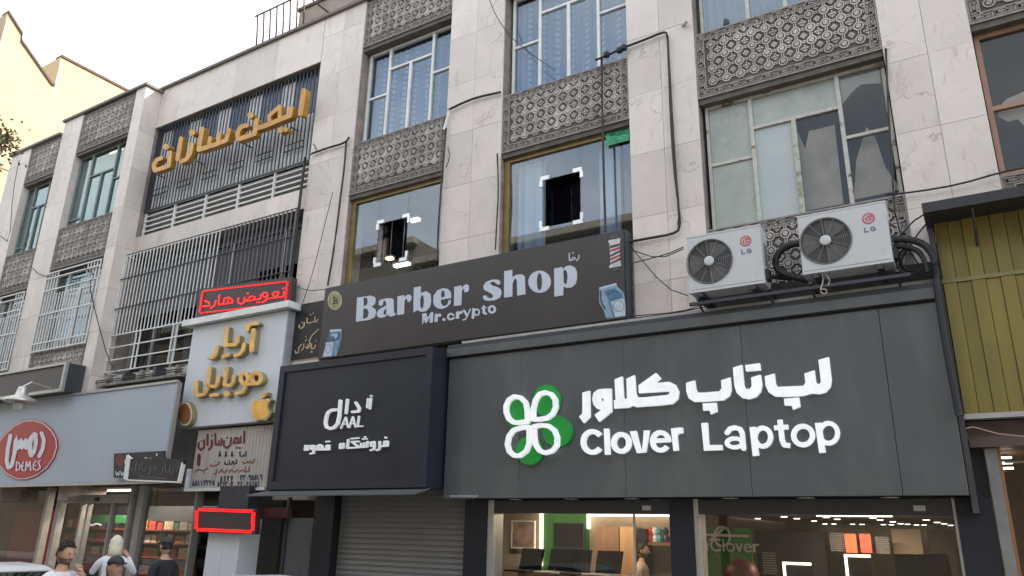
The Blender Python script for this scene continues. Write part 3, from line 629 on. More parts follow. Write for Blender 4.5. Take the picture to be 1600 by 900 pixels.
# ================================================================== CREAM BUILDINGS BEHIND
cream = mat('cream_render', (.43, .335, .215), .9, var=.07, scale=.5, stain=(.5, .58, .8, (.34, .24, .15), (1, 1, .35)), bump=.1)
cream_f = mat('cream_front', (.55, .46, .36), .9, var=.08, scale=.6)
def far_block(nm, lab, X, y0, y1, ztop0, ztop1, depth_x, step=None):
    t = thing(nm, lab, 'building', 'cream buildings beyond the left building', (X, y0, 0))
    pts = step or [(y0, ztop0), (y1, ztop1)]
    prof = [(y0, 0)] + pts + [(y1, 0)]
    m = MB(); m.hexa([(0, a - y0, b) for a, b in prof], [(-depth_x, a - y0, b) for a, b in prof]); m.build('wall', cream, t)
    for (a, b), (c, d) in zip(pts[:-1], pts[1:]):
        MB().hexa([(.06, a - y0, b), (.06, c - y0, d), (.06, c - y0, d + .1), (.06, a - y0, b + .1)], [(-.4, a - y0, b), (-.4, c - y0, d), (-.4, c - y0, d + .1), (-.4, a - y0, b + .1)]).build('roof_edge', mat('roof_edge_brown', (.09, .05, .04), .8), t)
    MB().box(.0, .05, -.0, .12, 0, pts[0][1] - .3).build('corner_trim', mat('corner_trim', (.38, .33, .24), .8), t)
    MB().box(.001, .03, .13, y1 - y0 - .05, 13.1, 13.14).build('movement_joint', mat('joint_line', (.3, .22, .14), .9), t)
    for k in range(4): MB().box(-3.6 - k * 3 + .8, -2 - k * 3 + .8, -.06, .02, 15, 16.4).build('window', glass_grn, t)
    return t
XB = -26.0
c1 = PX(12, 20, XB); e1 = PX(80, 133, XB); s1 = PX(34, 55, XB)
b1 = far_block('cream_building', 'sunlit cream blank wall with a sloping brown roof edge at the far left', XB, c1[0], e1[0] + .1, 0, 0, 14, step=[c1, s1, (s1[0] + .02, s1[1] - .25), e1, (e1[0] + .1, e1[1])])
XB2 = -28.5
c2 = PX(95, 89, XB2)
b2 = far_block('cream_building', 'sunlit cream blank wall with a level roof edge right of the gabled one', XB2, c2[0], 14, c2[1], c2[1] , 12)
rt = MB(); yy, zz = PX(150, 112, XB2 - 1); rt.lathe([(.55, 0), (.6, .3), (.55, .5), (.3, .72), (.02, .8)], (XB2 - 1.2, yy + .5, c2[1] + .05), 14)
tag(rt.build('water_tank', mat('tank_pale', (.6, .57, .52), .6), None, True), 'pale domed water tank on the roof of the right cream building', 'tank')
# buildings across the street (seen only as reflections in the glass)
bei = mat('beige_brick', (.2, .165, .12), .9, var=.2, scale=3)
for k, (xa, xb, h) in enumerate([(-44, -25, 17.5), (-24.6, -9, 16.2), (-8.6, 12, 13), (-90, -44.4, 15)]):
    t = thing('apartment_building', ['tall beige apartment block across the street, farthest left', 'beige apartment block across the street with deep cornices', 'low beige block across the street opposite the laptop shop', 'very long beige block at the far left end across the street'][k], 'building', 'apartment blocks across the street', (xa, -20, 0))
    MB().box(0, xb - xa, -10, 0, 0, h).build('wall', bei, t)
    for z in (h - 3.4, h - .4): MB().box(-.2, xb - xa + .2, 0, .5, z, z + .35).build('cornice', mat('cornice_stone', (.42, .36, .27), .8), t)
    for fl in range(int(h // 3.2)):
        for c in range(int((xb - xa) // 3)):
            if fl == 0: continue
            f = MB().box(.8 + c * 3, 2.4 + c * 3, -.05, .05, fl * 3.2 + .9, fl * 3.2 + 2.5).build('window', alu, t); MB().box(.86 + c * 3, 2.34 + c * 3, .051, .055, fl * 3.2 + .96, fl * 3.2 + 2.44).build('pane', bluep, f)
# ================================================================== SHOP SIGNS
white_lit = mat('lit_white', (.62, .63, .65), .5, emit=(.95, .98, 1), es=.10)
white_pl = mat('white_letter', (.48, .53, .61), .45, var=.04)
# ---- grey fascia of the laptop shop
YC = -.5
cs = thing('shop_sign', 'wide dark grey fascia sign with white letters and a four-leaf clover', 'sign', 'fascia signs above the shops', (-3.6, YC, 2.58))
def rel(o, root): o.location = Vector(o.location) - root.location; return o
grey_pan = mat('grey_panel', (.072, .082, .088), .32, var=.10, scale=.9, spec=.7, bump=.35, bscale=1.1, stain=(1.1, .5, .85, (.125, .13, .128), (1.6, 1, .4)))  # pale streaks are weathering plus soft reflections painted into the colour
cuts = [-7.0, -5.68, -4.05, -2.42, -.8, -.175]
for a, b in zip(cuts[:-1], cuts[1:]): rel(boxo('fascia_panel', grey_pan, cs, a + .003, b - .003, YC, YC + .05, 2.58, 4.70, bevel=.003), cs)
rel(MB().box(-7.0, -.175, YC + .06, -.05, 2.60, 4.86).build('sign_box', dark_al, cs), cs)
rel(MB().box(-7.02, -.17, YC - .06, YC + .05, 4.735, 4.86).build('top_strip', grey_pan, cs), cs)
rel(MB().box(-7.0, -.17, YC + .02, YC + .055, 4.703, 4.732).build('shadow_gap', black, cs), cs)
rel(MB().box(-7.02, -.17, YC - .03, .1, 4.864, 4.93).build('top_cap', dark_al, cs), cs)
rel(MB().box(-6.9, -.2, -.32, .1, 4.99, 5.03).build('top_cap', mat('flashing', (.35, .34, .32), .5), cs), cs)
A = Sheet(900, 540, 4.736, YC); B = Sheet(1100, 540, 4.736, YC)
FR = YC - .05
persian_A = [
 [('poly', [(58,352),(108,338),(112,530),(68,576),(34,530),(58,505)])],
 [('poly', [(170,330),(200,324),(268,322),(272,492),(180,566),(148,516),(195,480),(165,470),(140,440),(130,400),(140,355)], [(190,400),(200,387),(214,388),(214,416),(200,417)])],
 [('poly', [(295,255),(350,233),(358,370),(362,398),(388,398),(383,250),(440,223),(450,360),(462,385),(500,388),(680,370),(700,360),(700,345),(680,342),(475,355),(472,298),(600,207),(636,247),(590,282),(700,272),(745,295),(768,345),(760,400),(720,435),(640,445),(450,458),(425,447),(400,462),(293,469),(290,408),(304,405)])],
]
persian_B = [
 [('poly', [(-124,280),(-62,262),(-54,325),(-40,352),(0,352),(120,343),(138,320),(134,262),(200,240),(208,330),(195,375),(150,408),(0,418),(-65,420),(-105,395),(-122,345)])],
 [('poly', [(-2,432),(98,427),(103,492),(57,512),(50,482),(2,484)])],
 [('poly', [(222,168),(288,148),(302,300),(315,325),(345,325),(360,305),(356,240),(424,220),(435,290),(425,345),(390,385),(340,400),(290,392),(250,355),(232,300)])],
 [('poly', [(312,150),(418,135),(424,186),(318,195)])],
 [('poly', [(456,232),(526,212),(535,285),(550,310),(740,302),(756,280),(748,212),(822,188),(832,270),(845,290),(865,285),(870,265),(852,112),(928,90),(948,260),(940,310),(905,350),(860,362),(800,358),(740,375),(600,382),(530,380),(485,350),(462,300)])],
 [('poly', [(598,398),(708,388),(716,455),(664,478),(656,448),(602,446)])],
]
lat_A = [
 [('ring', 130, 715, 68, 77, 36, 38, 322)],
 [('poly', [(216,617),(250,617),(260,808),(224,811)])],
 [('ring', 343, 722, 56, 63, 36)],
 [('poly', [(408,638),(452,634),(494,795),(460,798)]), ('poly', [(512,632),(550,630),(524,792),(498,795)])],
 [('ring', 632, 711, 59, 66, 34, 35, 360), ('poly', [(590,692),(705,684),(705,716),(590,722)])],
 [('poly', [(712,617),(750,612),(765,778),(730,782)]), ('poly', [(748,628),(762,610),(795,610),(797,650),(765,655),(756,668)])],
]
lat_B = [
 [('poly', [(-12,577),(32,574),(42,738),(140,738),(143,775),(8,780)])],
 [('st', [(175,648),(198,618),(235,609),(272,620),(288,652),(298,765)], 33), ('ring', 232, 722, 56, 33, 30)],
 [('poly', [(344,607),(386,604),(412,815),(368,820)]), ('ring', 440, 680, 58, 68, 34)],
 [('st', [(566,552),(582,700),(598,738),(640,742)], 36, False, 0, False), ('poly', [(524,595),(625,588),(628,622),(526,628)])],
 [('ring', 737, 668, 70, 69, 36)],
 [('poly', [(826,577),(870,574),(904,793),(858,797)]), ('ring', 926, 651, 66, 74, 34)],
]
def sign_letters(root, sh, defs, m, depth, front, name='letter', sidem=None):
    for d in defs:
        l = Let(sh, depth, front)
        for op in d: getattr(l, op[0])(*op[1:])
        o = l.mb.build(name, m, root); rel(o, root)
for sh, defs in ((A, persian_A), (B, persian_B), (A, lat_A), (B, lat_B)): sign_letters(cs, sh, defs, white_lit, .05, FR)
Cc = Sheet(780, 590, 6.43, YC)
grn = mat('clover_green', (.008, .17, .03), .4, emit=(.0, .35, .03), es=.06); side_g = mat('letter_side', (.25, .3, .32), .4, metal=.5)
for k, (cx, cy, rx, ry) in enumerate([(225, 375, 145, 150), (492, 235, 138, 160), (600, 545, 148, 152), (320, 735, 130, 145)]):
    l = Let(Cc, .05, YC - .05 - .002 * k); l.poly(circ(cx, cy, rx, ry, 28)); rel(l.mb.build('green_leaf', grn, cs), cs)
for lp in ([(320,450),(318,340),(300,260),(250,212),(190,202),(135,235),(106,300),(108,360),(135,425),(180,458),(230,462)], [(378,430),(378,330),(400,240),(440,180),(500,160),(560,180),(598,235),(602,310),(575,375),(520,415),(450,428)],
           [(335,505),(338,600),(335,680),(310,745),(250,790),(190,792),(140,750),(120,680),(135,600),(180,540),(250,515)], [(388,500),(390,600),(400,680),(440,740),(500,765),(570,745),(615,690),(618,610),(590,540),(530,495),(460,488)]):
    l = Let(Cc, .05, YC - .12); l.st(lp, 44, True); rel(l.mb.build('white_petal_outline', white_lit, cs), cs)
text_obj('web_address', 'www.cloverlaptop.ir', .062, mat('small_print', (.5, .52, .54), .5), cs, Vector((P(703, 777, YC)[0], YC - .003, P(703, 777, YC)[1])) - cs.location, 0, .001)

# ---- dark box sign of the coffee shop
YD = -.9
ds = thing('shop_sign', 'square black box sign with white lettering above the roller shutter', 'sign', 'fascia signs above the shops', (-8.7, YD, 2.7))
dk = mat('charcoal_face', (.011, .015, .025), .42, var=.25, scale=1.5, bump=.25, bscale=1.5, stain=(2, .6, .9, (.035, .038, .043), (3, 1, .3))); dkf = mat('charcoal_frame', (.014, .018, .029), .38, var=.1)
rel(boxo('face', dk, ds, -10.28, -7.16, YD + .03, YD + .06, 2.85, 4.72), ds)
m = MB(); m.prism([[(-10.41, 2.72), (-7.03, 2.72), (-7.03, 4.84), (-10.41, 4.84)], [(-10.28, 2.85), (-10.28, 4.72), (-7.16, 4.72), (-7.16, 2.85)]], YD, -.6); rel(m.build('frame', dkf, ds), ds)
rel(MB().box(-10.405, -7.035, -.598, -.02, 2.73, 4.83).build('sign_box', dkf, ds), ds)
m = MB(); m.hexa([(-10.55, YD - .28, 2.60), (-7.0, YD - .28, 2.60), (-7.02, YD + .1, 2.70), (-10.42, YD + .1, 2.70)], [(-10.55, YD - .28, 2.62), (-7.0, YD - .28, 2.62), (-7.02, YD + .1, 2.719), (-10.42, YD + .1, 2.719)]); rel(m.build('drip_canopy', mat('canopy_grey', (.09, .095, .10), .4), ds), ds)
D = Sheet(470, 610, 8.573, YD + .03)
daal = [
 [('st', [(495,262),(430,268),(380,300),(358,360),(346,440),(362,495),(410,516),(465,500),(510,450),(532,350),(546,145)], 38)],
 [('st', [(640,130),(622,308)], 30)], [('st', [(752,168),(798,240),(790,285),(708,292)], 32)],
 [('st', [(552,512),(618,362),(648,500)], 13), ('st', [(592,458),(640,452)], 11)], [('st', [(664,500),(712,355),(746,495)], 13), ('st', [(690,450),(735,446)], 11)], [('st', [(794,350),(774,488),(842,482)], 15)],
 [('st', [(915,115),(903,235)], 17), ('st', [(955,110),(938,250)], 20), ('dot', 957, 78, 12)],
 [('st', [(80,745),(72,800),(110,798),(118,745)], 22, True)], [('st', [(155,745),(158,790),(192,785),(192,742)], 22, True), ('st', [(190,785),(188,842),(148,850)], 22)],
 [('st', [(225,797),(395,795)], 22), ('st', [(232,790),(238,748),(275,730),(305,750),(312,795)], 20), ('st', [(272,735),(270,790)], 16), ('st', [(362,745),(395,738),(395,790),(362,790)], 20, True), ('st', [(358,690),(398,685)], 18)],
 [('st', [(545,722),(588,715),(588,772),(542,778)], 22, True)], [('st', [(650,665),(638,775),(800,765),(700,692),(790,686)], 22), ('st', [(690,650),(790,640)], 16)],
 [('st', [(800,765),(905,757),(910,690)], 22), ('st', [(862,757),(866,705)], 18), ('st', [(820,760),(824,712)], 18), ('dot', 874, 628, 11), ('dot', 852, 655, 11), ('dot', 892, 652, 11)],
 [('st', [(955,700),(1000,692),(1002,745),(958,750)], 22, True), ('st', [(1002,745),(1000,790),(952,805)], 22)], [('st', [(1072,690),(1070,770),(1062,795),(1035,805)], 22)],
 [('st', [(1082,752),(1175,745),(1178,685),(1135,690),(1132,745)], 22), ('dot', 1152, 635, 13)],
]
sign_letters(ds, D, daal, mat('lit_white_b', (.6, .61, .62), .5, emit=(1, 1, 1), es=.05), .035, YD - .01)

# ---- brown barber banner
YB = -.25
bs = thing('shop_sign', 'long dark brown banner sign reading barber shop under two windows', 'sign', 'fascia signs above the shops', (-7.1, YB, 5.1))
brn = mat('brown_vinyl', (.034, .030, .030), .35, var=.2, scale=.8, spec=.6, bump=.2, bscale=1.3)
rel(boxo('face', brn, bs, -10.17, -4.09, YB, YB + .03, 5.08, 6.44), bs)
rel(MB().box(-10.19, -4.075, YB + .031, -.005, 5.06, 6.46).build('sign_box', dark_al, bs), bs)
E_ = Sheet(545, 390, 6.921, YB); F_ = Sheet(730, 380, 6.921, YB); G_ = Sheet(640, 480, 9, YB)
barber = [
 (E_, [('poly', [(92,520),(240,498),(285,515),(292,550),(285,590),(250,618),(290,645),(298,685),(280,735),(220,762),(78,782)], [(160,520),(195,520),(208,550),(200,595),(162,615)], [(160,638),(200,640),(218,680),(205,735),(155,752)])]),
 (E_, [('poly', [(325,560),(350,540),(420,525),(470,528),(487,550),(490,680),(510,690),(505,712),(460,725),(430,718),(420,700),(395,730),(340,740),(308,720),(303,690),(325,650),(400,610),(410,590),(395,550),(375,560),(370,595),(355,612),(325,600)], [(408,640),(385,655),(375,690),(385,710),(405,700),(410,660)])]),
 (E_, [('poly', [(528,508),(600,492),(602,520),(630,492),(660,487),(680,505),(678,545),(655,568),(635,565),(635,540),(620,530),(603,560),(600,698),(525,710)])]),
 (E_, [('poly', [(705,412),(782,398),(778,470),(840,452),(885,480),(893,560),(880,620),(840,665),(790,675),(740,655),(700,684)], [(790,490),(808,500),(815,560),(808,625),(790,640),(775,620),(772,540)])]),
 (E_, [('poly', [(1110,525),(1105,460),(1070,425),(1020,418),(960,440),(920,500),(915,560),(925,605),(960,635),(1010,642),(1060,625),(1100,585),(1105,545),(1082,548),(1070,590),(1045,610),(1015,605),(1000,580),(995,545)], [(1000,522),(1000,470),(1015,440),(1035,450),(1042,508)])]),
 (E_, [('poly', [(1143,405),(1222,388),(1222,420),(1250,385),(1280,375),(1300,390),(1300,440),(1285,460),(1250,462),(1250,430),(1240,420),(1225,450),(1218,600),(1138,612)])]),
 (F_, [('poly', [(355,445),(360,415),(335,395),(270,395),(205,420),(175,465),(185,505),(230,530),(270,550),(285,575),(265,595),(225,590),(205,565),(172,570),(180,610),(225,625),(300,618),(355,590),(375,545),(365,500),(330,475),(275,460),(250,440),(255,425),(285,415),(315,435),(330,450)])]),
 (F_, [('poly', [(402,303),(490,288),(490,370),(530,345),(590,335),(625,360),(632,552),(542,570),(540,410),(530,385),(510,390),(492,440),(490,578),(400,590)])]),
 (F_, [('poly', circ(785, 418, 122, 120, 28), circ(783, 418, 29, 94, 20))]),
 (F_, [('poly', [(942,275),(1032,258),(1035,285),(1070,250),(1120,240),(1165,262),(1188,310),(1190,380),(1175,440),(1130,480),(1080,485),(1042,470),(1040,565),(945,578)], [(1040,300),(1060,285),(1080,310),(1088,360),(1080,430),(1062,450),(1045,425)])]),
 (G_, [('poly', [(180,95),(235,82),(258,150),(300,75),(335,70),(330,215),(285,222),(285,130),(250,210),(225,228),(200,160),(197,225),(180,240)])]),
 (G_, [('poly', [(358,100),(395,92),(400,110),(420,88),(445,95),(445,130),(420,135),(400,140),(398,205),(352,212)])]), (G_, [('dot', 485, 175, 21)]),
 (G_, [('st', [(618,112),(590,92),(556,103),(540,140),(556,170),(590,172),(628,152)], 28)]), (G_, [('poly', [(655,65),(700,55),(700,80),(725,50),(750,55),(745,90),(720,95),(700,105),(698,160),(652,165)])]),
 (G_, [('st', [(768,50),(812,120)], 32), ('st', [(855,30),(812,130),(788,170),(755,180)], 18)]), (G_, [('st', [(902,30),(892,150)], 36), ('ring', 945, 72, 36, 42, 22)]),
 (G_, [('st', [(1045,-10),(1045,80),(1075,92)], 34), ('st', [(1012,18),(1088,5)], 14)]), (G_, [('ring', 1160, 32, 42, 44, 32)]),
 (F_, [('st', [(1105,110),(1106,188),(1128,184)], 11)]), (F_, [('st', [(1118,182),(1150,152),(1175,165),(1140,186)], 9), ('dot', 1145, 106, 8)]), (F_, [('st', [(1210,130),(1206,168),(1182,190)], 10)]),
]
for sh, d in barber: sign_letters(bs, sh, [d], white_pl, .008, YB - .006)
H_ = Sheet(455, 445, 7.5, YB); I_ = Sheet(880, 360, 6.21, YB)
def prints(root, sh, items, front):
    for k, (nm, col, d) in enumerate(items):
        for op in d:
            l = Let(sh, .003, front - .0012 * k); getattr(l, op[0])(*op[1:])
            rel(l.mb.build(nm, mat('print_%s' % '_'.join(str(int(c * 100)) for c in col), col, .45, var=.25, scale=14), root), root)
prints(bs, H_, [('coin_emblem', (.26, .25, .13), [('poly', circ(512, 185, 84, 112, 28))]), ('coin_rim', (.42, .41, .26), [('ring', 512, 185, 78, 105, 8)]), ('coin_mark', (.03, .03, .02), [('st', [(503,140),(503,228)], 13), ('st', [(490,152),(535,158),(537,178),(503,184),(542,195),(540,215),(490,220)], 10)]),
  ('clipper_print', (.16, .26, .38), [('poly', [(455,530),(595,520),(592,640),(535,832),(370,850),(412,675)])]), ('clipper_print', (.05, .10, .17), [('poly', [(445,560),(580,555),(570,640),(510,660),(415,672)])]), ('clipper_print', (.42, .52, .62), [('poly', [(410,680),(500,672),(475,835),(372,846)]), ('poly', [(458,528),(594,518),(592,545),(462,556)])]), ('clipper_print', (.10, .16, .24), [('ring', 437, 745, 38, 48, 6), ('st', [(515,665),(488,830)], 6), ('st', [(585,570),(575,650),(540,760)], 10)]), ('clipper_print', (.3, .42, .55), [('poly', [(465,575),(545,570),(550,600),(520,640),(500,600),(470,610)])])], YB - .002)
prints(bs, I_, [('clipper_print', (.20, .32, .42), [('poly', [(350,555),(515,512),(525,545),(585,605),(605,690),(605,832),(415,855),(400,790),(350,700)])]), ('clipper_print', (.06, .15, .24), [('poly', [(395,590),(500,560),(570,610),(582,655),(455,690),(420,640)])]), ('clipper_print', (.42, .50, .56), [('poly', [(475,690),(590,660),(602,830),(505,843)]), ('poly', [(350,555),(512,512),(518,530),(358,575)])]), ('clipper_print', (.03, .05, .08), [('st', [(362,590),(368,690),(405,760)], 14), ('st', [(445,690),(492,840)], 7), ('ring', 540, 735, 50, 52, 5), ('st', [(440,620),(485,590),(530,600)], 8)]),
  ('pole_print', (.50, .50, .50), [('poly', [(440,98),(555,75),(556,102),(550,108),(558,315),(566,320),(565,345),(448,368),(448,345),(460,335),(450,122),(441,120)])]), ('pole_print', (.05, .05, .1), [('poly', [(455,150),(551,128),(551,150),(456,178)]), ('poly', [(456,240),(555,190),(555,215),(458,262)]), ('poly', [(458,318),(557,262),(557,290),(462,332)])]), ('pole_print', (.32, .06, .05), [('poly', [(456,190),(552,160),(553,182),(456,210)]), ('poly', [(458,275),(556,228),(556,250),(460,295)])]), ('pole_print', (.09, .09, .1), [('poly', circ(498, 66, 42, 12, 14)), ('poly', circ(510, 380, 32, 10, 14))])], YB - .002)

# ---- building name plaque
pq = thing('name_plaque', 'black stone plaque with gilded script left of the barber banner', 'plaque', loc=(-10.75, -.03, 5.1))
q = [P(462, 483, -.04), P(500, 475, -.04), P(497, 560, -.04), P(458, 567, -.04)]
rel(boxo('stone_plate', mat('black_stone', (.025, .027, .032), .25), pq, -11.2, -10.33, -.04, -.004, 5.2, 6.3), pq)
H2 = Sheet(455, 445, 7.5, -.04)
gi = mat('gilt', (.55, .42, .25), .45)
sign_letters(pq, H2, [[('st', [(316,402),(300,436),(280,434),(280,375)], 10)], [('st', [(274,428),(256,436),(236,440),(215,448),(188,448),(190,390)], 10), ('dot', 260, 335, 7), ('dot', 222, 356, 6), ('dot', 234, 350, 6)], [('st', [(155,440),(150,490),(120,512),(95,500),(98,470)], 13), ('dot', 128, 442, 7)],
  [('st', [(288,705),(275,742),(240,752),(240,688)], 11), ('dot', 290, 660, 7), ('dot', 246, 786, 8), ('dot', 234, 790, 7)], [('st', [(322,520),(240,600),(216,655),(226,718),(200,742)], 10)], [('st', [(196,695),(204,718),(184,748),(172,722)], 9)], [('st', [(150,690),(148,735),(125,768)], 10), ('dot', 176, 612, 6), ('dot', 168, 655, 6), ('dot', 184, 645, 6)], [('st', [(122,700),(85,745),(92,788),(58,806),(48,770)], 11)]], gi, .006, -.046)

# ---- white light box with golden letters
YA = -.23
asg = thing('shop_sign', 'tall white light box with golden persian letters and an apple emblem', 'sign', 'fascia signs above the shops', (-12.2, YA, 4.0))
wp = mat('white_panel', (.56, .595, .635), .45, var=.06, scale=1.5, stain=(2.5, .62, .85, (.36, .36, .35), (1, 1, .4)))
rel(boxo('face', wp, asg, -14.0, -12.4, YA, YA + .02, 4.02, 6.15), asg); rel(boxo('face', wp, asg, -12.396, -11.15, YA, YA + .02, 4.02, 6.15), asg)
rel(MB().box(-14.02, -11.13, YA + .021, -.03, 4.0, 6.15).build('sign_box', mat('box_side', (.3, .31, .32), .5), asg), asg)
rel(MB().box(-14.22, -11.0, YA - .14, -.02, 6.17, 6.30).build('top_cap', white_fr, asg), asg)
LA = Sheet(295, 500, 10, YA - .10); MA = Sheet(270, 560, 7.5, YA - .10)
aria = [(LA, [('st', [(925,165),(940,95),(1000,62),(1080,60)], 62)], 1), (LA, [('st', [(1020,165),(990,480)], 74)], 1), (LA, [('st', [(872,385),(855,480),(800,540),(735,562)], 62)], 1), (LA, [('st', [(605,130),(580,400),(735,392),(770,340),(775,265)], 60)], 1), (LA, [('st', [(545,580),(628,545)], 62)], 1), (LA, [('st', [(455,420),(430,540),(390,588),(325,592)], 60)], 1),
 (MA, [('ring', 985, 235, 55, 62, 54), ('ring', 845, 238, 42, 60, 50), ('st', [(850,310),(985,300)], 40), ('st', [(860,330),(825,398),(745,418)], 46)], 0), (MA, [('st', [(640,115),(610,310),(680,325),(715,280),(720,215)], 46)], 0), (MA, [('dot', 640, 420, 36)], 0), (MA, [('st', [(440,120),(412,360),(370,425),(300,440),(275,400),(282,275)], 46)], 0), (MA, [('st', [(430,325),(505,335),(532,290),(542,225)], 44)], 0), (MA, [('st', [(455,436),(525,428)], 48)], 0)]
gold_side = mat('gold_side', (.30, .25, .13), .45, metal=.3); gold_face = mat('gold_face', (.90, .46, .10), .3, metal=.12, var=.3, scale=5); rim = mat('pale_rim', (.62, .55, .45), .4)
for sh, d, k in aria:
    l = Let(sh, .10, YA - .10); [getattr(l, op[0])(*op[1:]) for op in d]; o = l.mb.build('letter', gold_side, asg); rel(o, asg)
    for layer, cut, mm in ((1, 2, rim), (2, 15, gold_face)):
        l = Let(sh, .008, YA - .10 - .012 * layer - .004)
        for op in d:
            op = list(op)
            if op[0] == 'st': op[2] -= cut
            elif op[0] == 'ring': op[5] -= cut
            elif op[0] == 'dot': op[3] -= cut / 2
            getattr(l, op[0])(*op[1:])
        # sink the overlay so that its back meets the body
        o2 = l.mb.build('letter_rim' if layer == 1 else 'letter_face', mm, o)
apple = [(920,560),(932,512),(965,482),(1010,478),(1045,490),(1080,480),(1122,466),(1160,488),(1135,530),(1125,575),(1138,615),(1165,637),(1145,685),(1100,732),(1060,728),(1020,728),(985,742),(945,700),(922,635)]
leaf = [(1045,472),(1045,435),(1075,405),(1115,398),(1110,435),(1085,465)]
o = None
for layer, s_, mm, nm in ((0, 1.0, gold_side, 'apple_emblem'), (1, .97, rim, 'emblem_rim'), (2, .86, gold_face, 'emblem_face')):
    l = Let(MA, .10 if layer == 0 else .008, YA - .10 - .016 * layer)
    for pg in (apple, leaf):
        cx = sum(p[0] for p in pg) / len(pg); cy = sum(p[1] for p in pg) / len(pg); l.poly([(cx + (x - cx) * s_, cy + (y - cy) * s_) for x, y in pg])
    if layer == 0: o = rel(l.mb.build(nm, mm, asg), asg)
    else: l.mb.build(nm, mm, o)
for layer, s_, mm, nm in ((0, 1.0, gold_side, 'oval_emblem'), (1, .95, rim, 'emblem_rim'), (2, .8, mat('bronze_face', (.36, .15, .06), .3, metal=.5, var=.3), 'emblem_face')):
    l = Let(MA, .10 if layer == 0 else .008, YA - .10 - .016 * layer); l.poly(circ(150, 650, 88 * s_, 150 * s_, 20))
    if layer == 0: o = rel(l.mb.build(nm, mm, asg), asg)
    else: l.mb.build(nm, mm, o)

# ---- red LED board
led_red = mat('red_led', (.3, .01, .01), .5, emit=(1, .012, .012), es=.42); led_bg = mat('led_ground', (.035, .025, .028), .5)
lt = thing('led_sign', 'dark LED board with red scrolling letters on top of the white light box', 'sign', 'red LED boards', (-12.7, YA, 6.3))
N_ = Sheet(300, 430, 10, YA - .02)
l = Let(N_, .14, YA - .02); l.poly([(105,215),(1560,25),(1530,520),(60,670)]); rel(l.mb.build('case', led_bg, lt), lt)
def led_border(root, sh, tl, tr, br, bl, nx, ny, front, wd=24, r=11, line=True, n2=1):
    cs_ = [tl, tr, br, bl]; cnt = [nx, ny, nx, ny]
    l = Let(sh, .012, front)
    ctr = (sum(c[0] for c in cs_) / 4, sum(c[1] for c in cs_) / 4)
    for i in range(4):
        a, b = cs_[i], cs_[(i + 1) % 4]
        if line: l.st([a, b], wd * .45, False, 0, False)
        for k in range(cnt[i]):
            t = (k + .5) / cnt[i]; x = a[0] + (b[0] - a[0]) * t; y = a[1] + (b[1] - a[1]) * t
            dx, dy = (ctr[0] - x), (ctr[1] - y)
            if not line: l.poly(circ(x, y, r, r, 5))
            if i % 2 == 0: y += math.copysign(wd * .8, -dy)
            else: x += math.copysign(wd * .8, -dx)
            l.poly(circ(x, y, r, r, 5))
    rel(l.mb.build('led_border', led_red, root), root)
led_border(lt, N_, (180,255), (1500,105), (1465,435), (135,590), 30, 8, YA - .034, 15, 8)
led_text = [[('st', [(210,405),(275,430),(278,480),(165,490)], 22)], [('st', [(378,400),(358,475),(300,520)], 20)], [('st', [(435,315),(420,460)], 20)], [('st', [(420,462),(640,432)], 20), ('st', [(500,455),(512,370),(580,348),(638,385),(640,432)], 18), ('st', [(560,445),(578,372)], 16)],
 [('st', [(732,360),(722,420),(770,452),(820,432),(832,350)], 20), ('st', [(830,402),(900,405),(1000,382)], 20), ('st', [(868,395),(930,332),(988,342),(992,380)], 18), ('dot', 880, 288, 14)], [('st', [(995,385),(1080,372),(1085,300)], 20), ('dot', 1028, 428, 11), ('dot', 1062, 424, 11)], [('ring', 1150, 308, 38, 36, 20), ('st', [(1190,318),(1172,390),(1108,425)], 20)],
 [('st', [(1185,368),(1320,350),(1262,298),(1300,265),(1365,270),(1330,345)], 20)], [('st', [(1320,352),(1440,335),(1452,258)], 20), ('dot', 1430, 212, 12), ('dot', 1466, 200, 12)]]
sign_letters(lt, N_, led_text, led_red, .012, YA - .034)
lt2 = thing('led_sign', 'empty LED board with a glowing red border under the painted sign', 'sign', 'red LED boards', (-11.9, -.55, 2.0))
S2 = Sheet(0, 0, 1, -.55)
l = Let(S2, .10, -.55); l.poly([(305,792),(401,795),(399,835),(303,831)]); rel(l.mb.build('case', led_bg, lt2), lt2)
led_border(lt2, S2, (310,797.5), (396,800.5), (394,829.5), (308.5,826), 34, 10, -.566, 3.4, 1.15, False)


# ---- painted corrugated sign
YP = -.12
ps = thing('painted_sign', 'weathered corrugated metal sign with hand painted persian text and phone numbers', 'sign', loc=(-12.3, YP, 2.8))
mm = MB(); xa, xb = -13.48, -11.3; nn = 46
tin = mat('old_tin', (.42, .385, .35), .6, var=.12, scale=3, stretch=(6, 1, .6), stain=(3, .55, .8, (.24, .18, .15), (4, 1, .5)))
for i in range(nn): x = xa + (xb - xa) * i / nn; mm.box(x, x + (xb - xa) / nn, YP + (.004 if i % 2 else 0), YP + .02, 2.82, 3.96)
rel(mm.build('corrugated_sheet', tin, ps), ps)
rel(MB().box(-13.6, -11.3, YP - .05, YP + .05, 2.765, 2.815).build('bottom_angle', white_fr, ps), ps); rel(MB().box(-13.6, -13.55, YP - .049, YP + .049, 2.816, 3.2).build('bottom_angle', white_fr, ps), ps)
O_ = Sheet(290, 665, 8.57, YP)
mar = mat('maroon_paint', (.14, .035, .03), .7, var=.3); blk = mat('black_paint', (.03, .028, .03), .7); rst = mat('rust_paint', (.24, .09, .05), .7, var=.3); nvy = mat('navy_paint', (.04, .05, .09), .7)
